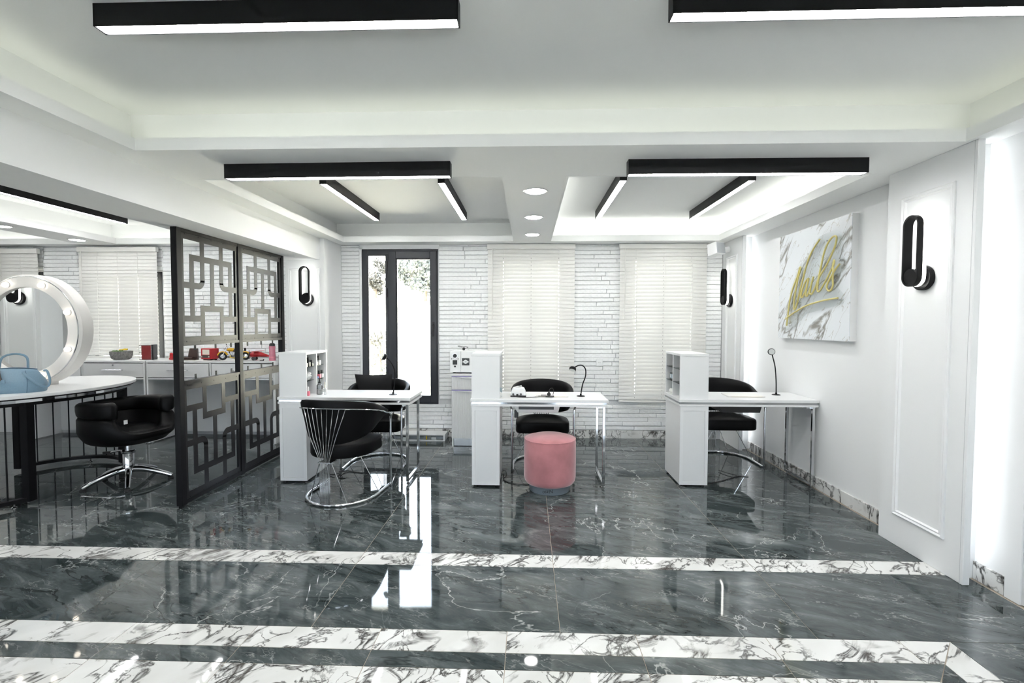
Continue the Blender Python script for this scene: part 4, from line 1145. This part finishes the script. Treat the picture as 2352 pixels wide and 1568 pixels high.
for y in (-.06, .06): M().sphere((-.062, y, .196), .012, 10, 6, (.4, 1, .8)).build('mirror', 'black_plastic', mo, smooth=True)
M().sphere((-.105, 0, .146), .015, 12, 8).build('headlight', 'chrome', mo, smooth=True)
m = M(); m.tube([(-.07, 0, .14), (-.03, 0, .05), (.05, 0, .045), (.13, 0, .05)], .005, 6); m.tube([(-.06, 0, .12), (.06, 0, .09), (.12, 0, .06)], .005, 6); m.build('frame', 'black_metal', mo, smooth=True)
M().box(.118, .135, -.012, .012, .112, .150).build('backrest', 'black_leather', mo, bevel=.004)
M().tube([(.01, -.015, .035), (.025, -.04, .002)], .003, 6).build('kickstand', 'steel', mo)

ap = thing('toy_airplane', 'red toy propeller plane beside the pink bottle', 'toy airplane', (-3.292, 5.740, CT), R(4))
P = [(-.115, 0, .070), (-.095, 0, .072), (-.05, 0, .075), (.0, 0, .072), (.06, 0, .060), (.12, 0, .048)]
M().tube(P, [.024, .031, .034, .030, .018, .007], 14).build('fuselage', 'red_paint', ap, smooth=True)
M().lathe([(.018, 0), (.028, .004), (.028, .016)], 14, Matrix.Translation((-.117, 0, .070)) @ Matrix.Rotation(-PI/2, 4, 'Y')).build('cowling', 'bag_hardware', ap, smooth=30)
M().box(-.080, -.015, -.13, .13, .1085, .1125).build('wing', 'red_paint', ap, bevel=.0015, seg=1)
M().box(-.085, -.025, -.115, .115, .0475, .0515).build('wing', 'red_paint', ap, bevel=.0015, seg=1)
m = M()
for y in (-.09, .09):
    for x in (-.07, -.035): m.tube([(x, y, .05), (x, y, .11)], .0015, 5)
m.build('struts', 'black_metal', ap)
M().prism([(.095, .05), (.130, .05), (.132, .085), (.118, .088)], -.0015, .0015, lambda u, v, w: (u, w, v)).build('tail_fin', 'red_paint', ap)
M().box(.095, .130, -.05, .05, .050, .053).build('tailplane', 'red_paint', ap)
m = M(); m.box(-.1385, -.1365, -.006, .006, .015, .125); m.cyl((-.130, 0, .07), (-.142, 0, .07), .006, 10); m.build('propeller', 'black_plastic', ap)
for y in (-.032, .032):
    M().cyl((-.072, y-.005, .0225), (-.072, y+.005, .0225), .0225, 18).build('wheel', 'black_plastic', ap, smooth=30)
    M().tube([(-.072, y*.9, .0225), (-.068, y*.5, .052)], .002, 5).build('leg', 'steel', ap)
M().cyl((.110, -.003, .008), (.110, .003, .008), .008, 10).build('tail_wheel', 'black_plastic', ap)
M().tube([(.110, 0, .008), (.108, 0, .048)], .0015, 5).build('leg', 'steel', ap)

def bottle(x, y, z, label, loop=False):
    t = thing('water_bottle', label, 'bottle', (x, y, z), 0, 'pink sport bottles')
    M().lathe([(.001, .0), (.034, 0), (.037, .004), (.037, .05), (.034, .10), (.034, .13), (.037, .165), (.035, .178), (.001, .178)], 24).build('body', 'pink_plastic', t, smooth=40)
    M().lathe([(.0375, .042), (.0378, .044), (.0378, .046), (.0375, .048)], 24).build('groove', 'pink_print', t)
    M().lathe([(.033, .1785), (.034, .182), (.033, .200), (.024, .212), (.001, .214)], 24).build('cap', 'black_plastic', t, smooth=40)
    if loop: M().tube(spline([(-.03, 0, .205), (-.055, 0, .21), (-.062, 0, .195), (-.045, 0, .185), (-.03, 0, .188)], 5), .003, 6).build('loop', 'black_plastic', t, smooth=True)
bottle(-3.118, 5.690, CT, 'pink drinking bottle with black cap standing beside the toy plane')
br = thing('makeup_brush', 'small black brush lying on the console beside the pink bottle', 'brush', (-3.215, 5.640, CT), R(10))
M().tube([(-.03, 0, .004), (.02, 0, .004)], .0035, 8).build('grip', 'black_plastic', br); M().tube([(.0, 0.02, .006), (.012, .025, .016)], [.004, .008], 8).build('bristles', 'black_fabric', br)
pk = thing('makeup_pencil', 'thin silver and black pencil lying before the toy motorcycle', 'pencil', (-3.80, 5.66, CT), R(5))
M().tube([(-.03, 0, .005), (-.012, 0, .005)], .005, 8).build('tip', 'steel', pk); M().tube([(-.012, 0, .005), (.05, 0, .005)], .0042, 8).build('barrel', 'black_plastic', pk)

# ---- the pier, console and bottle the round mirror shows (they stand left of the frame)
pier = struct('column_2', M().box(-6.14, -5.66, 2.70, 2.96, 0, ZS), 'paint')
m = M(); frame_mould(m, -6.09, -5.71, .22, 2.12, lambda u, v, d: (u, 2.96+d, v)); m.build('moulding', 'paint', pier, kind='structure')
sconce((-5.90, 2.96, 1.752), PI, 'black ring wall lamp reflected in the round mirror')
console(-7.05, -5.55, 'white console reflected in the round mirror', 1.74, 2.14, 'white wall consoles', PI).location = (-6.30, 2.14, 0)
bottle(-6.10, 2.00, CT, 'pink bottle with a black loop cap, reflected in the round mirror', True)

# ================================================================== SMALL THINGS ON AND UNDER THE DESKS
def shelf_z(i): return (.7932, .9302, 1.0602)[i]
def polish(x, y, z, r, h, bm, cm, label, rz=0, square=True):
    t = thing('polish_bottle', label, 'bottle', (x, y, z), rz, 'small bottles on the desk shelves')
    hb = h*.52
    if square: M().box(-r, r, -r, r, 0, hb).build('body', bm, t, bevel=r*.25)
    else: M().lathe([(.001, 0), (r, 0), (r, hb*.85), (r*.7, hb), (.001, hb)], 16).build('body', bm, t, smooth=40)
    M().lathe([(r*.62, hb), (r*.62, h*.97), (r*.5, h), (.001, h)], 14).build('cap', cm, t, smooth=40)
X1, Y1 = D1[0], D1[1]
sx = X1+.226
polish(sx-.004, Y1+.100, shelf_z(2), .020, .088, 'black_plastic', 'black_plastic', 'black polish bottle with a tall cap, top shelf nearest the viewer')
polish(sx+.004, Y1+.150, shelf_z(2), .018, .060, 'black_plastic', 'black_plastic', 'short black polish bottle on the top shelf, beside a taller one')
polish(sx-.002, Y1+.052, shelf_z(2), .016, .075, 'cream', 'cream', 'pale bottle half hidden behind the black ones on the top shelf')
polish(sx-.004, Y1+.315, shelf_z(2), .022, .090, 'glass', 'black_plastic', 'clear polish bottle with tall black cap on the top shelf by the window')
polish(sx, Y1+.268, shelf_z(2), .015, .070, 'cream', 'cream', 'cream tube behind the clear bottle on the top shelf')
polish(sx, Y1+.325, shelf_z(1), .017, .074, 'pink_print', 'black_plastic', 'pink polish bottle with a black cap on the middle shelf')
polish(sx, Y1+.380, shelf_z(1), .017, .074, 'tag_white', 'black_plastic', 'white polish bottle with a black cap on the middle shelf')
polish(sx+.004, Y1+.275, shelf_z(1), .012, .040, 'blue_print', 'red_dark', 'tiny blue bottle with a dark red cap on the middle shelf')
polish(sx+.010, Y1+.065, .7932, .015, .085, 'pink_print', 'tag_white', 'white and pink bottle on the desk under the first shelves')
polish(sx+.05, Y1+.330, .7932, .024, .070, 'tag_white', 'tag_white', 'white jar with a pink mark on the desk under the shelves', square=False)
bg_ = thing('plastic_bag', 'crumpled clear plastic bag on the middle shelf of the screen-side desk', 'bag', (sx-.030, Y1+.125, shelf_z(1)), 0)
m = M(); m.sphere((0, 0, .040), .045, 14, 10, (.9, 1.25, .85)); m.v = [(x+random.uniform(-.008, .008), y+random.uniform(-.008, .008), max(0.0, z+random.uniform(-.006, .006))) for x, y, z in m.v]; m.build('crumple', 'towel', bg_)
M().box(-.02, .02, -.05, -.035, .0, .05).build('sachet', 'pink_print', bg_)
sb = thing('pump_bottle', 'clear pump bottle with a black head on the screen-side desk', 'bottle', (X1+.300, Y1+.170, .7932), 0)
M().lathe([(.001, 0), (.024, 0), (.026, .004), (.026, .085), (.012, .100), (.012, .105)], 20).build('body', 'glass', sb, smooth=40)
M().lathe([(.001, .002), (.0235, .002), (.0235, .045), (.001, .045)], 20).build('liquid', 'tag_white', sb, smooth=40)
m = M(); m.lathe([(.013, .105), (.013, .120), (.005, .124), (.005, .145), (.010, .147), (.010, .155)], 14); m.tube([(0, 0, .151), (.03, -.01, .150)], .004, 6); m.build('pump', 'black_plastic', sb, smooth=30)
polish(X1+.360, Y1+.150, .7932, .008, .120, 'glass', 'cream', 'slim clear bottle beside the pump bottle', square=False)
X3, Y3 = D3[0], D3[1]
bx3 = thing('black_box', 'black printed box lying on the shelf of the right-wall desk', 'box', (X3+.075, Y3+.325, shelf_z(1)), 0)
M().box(-.05, .05, -.075, .075, 0, .062).build('carton', 'black_plastic', bx3, bevel=.002, seg=1)
M().box(-.0515, -.0500, -.02, .065, .012, .052).build('label_print', 'label_print', bx3); M().box(-.0520, -.0514, .030, .055, .018, .046).build('label_print', 'tag_white', bx3)
tw = thing('rolled_towel', 'small rolled cream towel at the foot of the right-wall shelves', 'towel', (X3-.004+.05, Y3+.345, .7932), 0)
m = M(); m.tube([(0, -.075, .022), (0, .075, .022)], .022, 16); m.build('roll', 'towel', tw, smooth=True)
M().box(-.035, .045, -.08, .08, .0, .004).build('fold', 'towel', tw)
X2, Y2 = D2[0], D2[1]
polish(X2+.20, Y2+.12, shelf_z(2), .016, .085, 'tag_white', 'yellow_paint', 'white bottle with an orange cap in the middle desk shelves')
gt = thing('mint_wrap', 'pale green wrapped packet sticking out of the middle desk shelves', 'packet', (X2+.245, Y2+.10, .7932), 0)
m = M(); m.sphere((0, 0, .026), .028, 12, 8, (.8, 1.2, .95)); m.v = [(x+random.uniform(-.004, .004), y+random.uniform(-.004, .004), max(0, z)) for x, y, z in m.v]; m.build('packet', 'towel', gt)
M().box(-.02, .02, .02, .03, .0, .085).build('sheet', 'label_print', gt)

dr = thing('nail_drill', 'white nail drill box with black sockets on the middle desk', 'nail drill', (.015-.105, 4.405, .793), 0)
M().box(-.072, .072, -.055, .055, .0, .012).build('base', 'black_plastic', dr, bevel=.003)
M().prism([(-.070, .0125), (.070, .0125), (.066, .05), (.052, .078), (.02, .086), (-.02, .086), (-.052, .078), (-.066, .05)], -.053, .053, lambda u, v, w: (u, w, v)).build('shell', 'white_plastic', dr, bevel=.006)
for i in range(9): M().box(-.042+.0105*i-.002, -.042+.0105*i+.002, -.0555, -.0525, .045, .066).build('vent_rib', 'pad_white', dr)
for x in (-.046, .024): M().cyl((x, -.052, .026), (x, -.060, .026), .009, 14).build('socket', 'black_plastic', dr, smooth=30)
M().box(-.018, .0, -.058, -.052, .014, .028).build('switch', 'black_plastic', dr)
M().tube([(-.02, 0, .088), (.015, 0, .093), (.03, 0, .098)], [.004, .006, .007], 8).build('handpiece', 'steel', dr, smooth=True)
cb = tag(M().tube(spline([(-.135, 4.35, .815), (-.11, 4.325, .800), (-.03, 4.31, .797), (.05, 4.33, .797), (.13, 4.36, .797), (.20, 4.34, .797), (.24, 4.36, .800), (.20, 4.40, .801), (.10, 4.40, .802), (.08, 4.37, .803), (.15, 4.34, .804), (.23, 4.345, .803), (.22, 4.385, .806), (.12, 4.385, .808), (.17, 4.36, .812)], 6), .0032, 6).build('power_cable', 'black_plastic', smooth=True), 'coiled black cable lying on the middle desk beside the drill', 'cable')
pg = thing('power_plug', 'black plug standing on its coiled cable on the middle desk', 'plug', (.192, 4.372, .8015), R(20))
M().lathe([(.016, 0), (.018, .01), (.016, .025), (.008, .034), (.004, .045)], 14).build('plug_body', 'black_plastic', pg, smooth=30)
M().tube(spline([(0, 0, .043), (.01, 0, .065), (.035, 0, .070), (.048, 0, .045), (.040, 0, .01)], 5), .0028, 6).build('lead', 'black_plastic', pg, smooth=True)
ad = thing('power_adapter', 'black power adapter hanging by its lead under the middle desk', 'adapter', (-.113, 4.60, .555), 0)
M().box(-.019, .019, -.014, .014, 0, .076).build('case', 'black_plastic', ad, bevel=.004)
M().tube([(0, 0, .075), (.002, 0, .175)], .003, 6).build('lead', 'black_plastic', ad)

def cable(name, label, pts, r=.004):
    return tag(M().tube(spline(pts, 6), r, 6).build(name, 'black_plastic', smooth=True), label, 'cable', None)
cable('floor_cable', 'black cable on the floor between the middle desk and the pouf', [(-.245, 4.63, .012), (-.22, 4.52, .06), (-.20, 4.46, .03), (-.23, 4.42, .006), (-.16, 4.32, .005), (-.05, 4.28, .005), (.06, 4.33, .005), (.16, 4.42, .005)])
cable('floor_cable', 'black cable on the floor under the desk by the right wall', [(1.60, 4.36, .005), (1.75, 4.42, .005), (1.90, 4.52, .005), (2.02, 4.60, .005), (2.12, 4.60, .005)])
cable('floor_cable', 'short black cable end curling off the right-wall desk cable', [(2.005, 4.595, .014), (1.95, 4.66, .014), (1.90, 4.76, .012)])
cable('floor_cable', 'knotted black cable on the floor behind the nearest tub chair', [(-2.02, 4.60, .006), (-1.93, 4.50, .006), (-1.84, 4.46, .02), (-1.80, 4.52, .03), (-1.85, 4.55, .012), (-1.80, 4.44, .012), (-1.75, 4.50, .03), (-1.82, 4.50, .04), (-1.80, 4.60, .008), (-1.60, 4.56, .005), (-1.38, 4.58, .005), (-1.30, 4.62, .005), (-1.40, 4.66, .005), (-1.62, 4.66, .005)])

# ---- drawer unit with steriliser
un = thing('drawer_unit', 'narrow white drawer unit with ribbed fronts against the brick wall', 'cabinet', (-.680, 5.58, 0), 0)
UW = .225
M().box(-UW, UW, .022, .42, .10, .850).build('carcass', 'laminate', un)
M().box(-UW-.003, UW+.003, .0, .425, .8505, .872).build('top', 'laminate', un, bevel=.001, seg=1)
M().box(-UW+.016, UW-.016, .05, .40, .006, .0995).build('plinth', 'steel', un)
for s in (-1, 1): M().box(s*(UW-.008)-.008, s*(UW-.008)+.008, .024, .42, .0, .0998).build('side_foot', 'laminate', un)
for z0, z1 in ((.105, .675), (.690, .838)):
    dm = M(); pp = [(-UW, .0215), (-UW, .004)]; k = 34
    for i in range(k):
        x0 = -UW+2*UW*i/k; dx = 2*UW/k; pp += [(x0+dx*.1, .004), (x0+dx*.25, .0), (x0+dx*.75, .0), (x0+dx*.9, .004)]
    pp += [(UW, .004), (UW, .0215)]
    dm.prism(pp, z0, z1, lambda u, v, w: (u, v, w)); dd = dm.build('drawer_front', 'laminate', un)
    M().box(-UW, UW, .0, .020, z1+.0005, z1+.004).build('edge_film', 'purple_film', dd)
    hm = M(); q = [(-UW+.04+ (2*UW-.08)*i/20, -.020*math.sin(PI*i/20)**1.5) for i in range(21)]
    hm.prism(q+[(UW-.04, .0), (-UW+.04, .0)], -.004, .012, lambda u, v, w, z1=z1: (u, w-.006, z1+v)); hm.build('pull_lip', 'laminate', dd)
au = thing('steriliser', 'white hot-air steriliser box with black knobs on the drawer unit', 'steriliser', (-.715, 5.62, .872), 0)
M().box(-.218, .218, .012, .30, .016, .268).build('case', 'white_plastic', au, bevel=.004)
M().box(-.216, -.087, .0, .0118, .018, .266).build('control_panel', 'white_plastic', au, bevel=.003)
M().box(-.083, .216, .0, .0118, .018, .266).build('door', 'white_plastic', au, bevel=.003)
M().cyl((-.154, .0, .212), (-.154, -.016, .212), .023, 22).build('dial_knob', 'black_plastic', au, smooth=30)
M().lathe([(.0235, 0), (.029, 0), (.029, .002), (.0235, .002)], 24, Matrix.Translation((-.154, -.0002, .212)) @ Matrix.Rotation(PI/2, 4, 'X')).build('dial_ring', 'steel', au)
for x in (-.193, -.116): M().cyl((x, .0, .176), (x, -.004, .176), .006, 10).build('indicator', 'black_plastic', au)
M().box(-.182, -.128, -.005, .0, .108, .160).build('rocker_switch', 'black_plastic', au, bevel=.004)
M().cyl((-.154, .0, .086), (-.154, -.007, .086), .011, 14).build('button', 'black_plastic', au, smooth=30)
lg = M().box(-.071, .017, -.004, .0, .100, .184).build('badge', 'black_plastic', au, bevel=.004)
M().cyl((-.027, -.004, .142), (-.027, -.0055, .142), .024, 24).build('emblem', 'white_plastic', lg); M().box(-.062, .008, -.0057, -.0045, .134, .150).build('emblem', 'white_plastic', lg); M().box(-.038, -.016, -.0064, -.0056, .136, .148).build('emblem', 'speaker_grille', lg)
for x in (-.17, .17):
    for y in (.04, .26): M().cyl((x, y, 0), (x, y, .016), .016, 10).build('foot', 'black_plastic', au)
cl = thing('clamp_plug', 'black plug and lead lying on top of the steriliser', 'plug', (-.775, 5.66, 1.140), R(15))
M().lathe([(.014, .0), (.017, .006), (.017, .026), (.010, .034)], 12, Matrix.Translation((0, -.03, .02)) @ Matrix.Rotation(R(60), 4, 'X')).build('plug_body', 'black_plastic', cl, smooth=30)
M().tube(spline([(0, 0, .02), (.04, 0, .035), (.055, 0, .045), (.0, 0, .055), (-.055, 0, .062), (-.06, 0, .055), (-.01, 0, .045)], 5), .0028, 6).build('lead', 'black_plastic', cl, smooth=True)

# ---- shallow white box on the floor under the window
fb = thing('flat_box', 'long shallow white box with a clear front under the dark window', 'box', (-1.38, 5.86, 0), 0)
FW, FD, FH = .345, .215, .082
m = M(); m.box(-FW, FW, 0, FD, FH-.012, FH); m.box(-FW, FW, 0, FD, 0, .012); m.box(-FW, -FW+.02, 0, FD, .012, FH-.012); m.box(FW-.02, FW, 0, FD, .012, FH-.012); m.box(-FW+.02, FW-.02, FD-.012, FD, .012, FH-.012)
m.build('carton', 'laminate', fb)
M().box(-FW+.02, FW-.02, .006, .009, .012, FH-.012).build('clear_window', 'acrylic', fb)
M().box(-FW+.03, FW-.03, .05, .12, .013, .052).build('tray', 'speaker_grille', fb, bevel=.004)
M().box(.10, .115, .020, .028, .013, .060).build('sticker', 'petal', fb)
for x in (-.16, .20): M().box(x-.03, x+.03, .012, .045, .013, .045).build('insert', 'tag_white', fb, bevel=.004)

# ================================================================== OUTSIDE
def hz(x, y):
    d = max(0, y-7.5)
    return -1.0+ (d/22)**1.15*4.1 - .02*max(0, x+9)*max(0, min(1, (d-6)/12))*2.2 + .12*math.sin(x*.7+y*.4)
m = M(); m.grid(lambda u, v: (-60+110*u, 7.0+58*v, hz(-60+110*u, 7.0+58*v)), 60, 40); o = m.build('hillside', 'dry_grass', smooth=True)
o['kind'] = 'structure'
struct('ground_outside', M().box(-40, 40, -45, YF-.16, -.4, -.2), 'paving')
def tree(x, y, h, r, label, mat, name='tree', n=2400, zc=.62):
    z = hz(x, y); t = thing(name, label, 'tree' if name == 'tree' else 'shrub', (x, y, z-.1), random.uniform(0, 6), 'plants on the slope outside')
    m = M(); m.tube([(0, 0, 0), (.05*h, .02*h, h*.35), (.02*h, .0, h*.8)], [.04*h, .03*h, .008*h], 8); m.build('trunk', 'bark', t, smooth=True)
    m = M(); rr = random.Random(int(x*77+y*13))
    clumps = [(rr.uniform(-.65, .65)*r, rr.uniform(-.65, .65)*r, h*zc+rr.uniform(-.38, .36)*h, rr.uniform(.28, .5)*r) for _ in range(14)]
    for i in range(n):
        cx, cy, cz, cr = clumps[i % 14]
        d = Vector((rr.gauss(0, 1), rr.gauss(0, 1), rr.gauss(0, 1))).normalized()*cr*rr.random()**.4
        p = Vector((cx, cy, cz))+d; s = .085*r*rr.uniform(.7, 1.5)+.015
        a = Vector((rr.gauss(0, 1), rr.gauss(0, 1), rr.gauss(0, 1))).normalized()*s; b = a.orthogonal().normalized()*s*.6
        m.add([p-a, p+b, p+a, p-b], [(0, 1, 2, 3)])
    m.build('foliage', mat, t, kind='stuff')
tree(-9.7, 30, 2.5, 1.05, 'pale tree on the hilltop seen in the narrow left window pane', 'foliage_olive')
tree(-8.0, 33, 2.7, 1.1, 'hilltop tree just right of the window mullion', 'foliage_green')
tree(-7.6, 38, 2.5, 1.0, 'farthest hilltop tree in the middle of the wide window pane', 'foliage_olive')
tree(-6.2, 28.5, 2.6, 1.1, 'hilltop tree at the right side of the wide window pane', 'foliage_green')
tree(-4.35, 14, 1.3, .55, 'dry bush half way up the slope in the narrow window pane', 'foliage_olive', 'shrub', 500, .55)
tree(-3.45, 11.2, .9, .42, 'green bush low on the slope behind the tub chair', 'foliage_green', 'shrub', 450, .55)
tree(-1.75, 10.2, .35, .35, 'low dry tuft on the slope near the window', 'foliage_olive', 'shrub', 220, .5)
print('objects', len(bpy.data.objects))
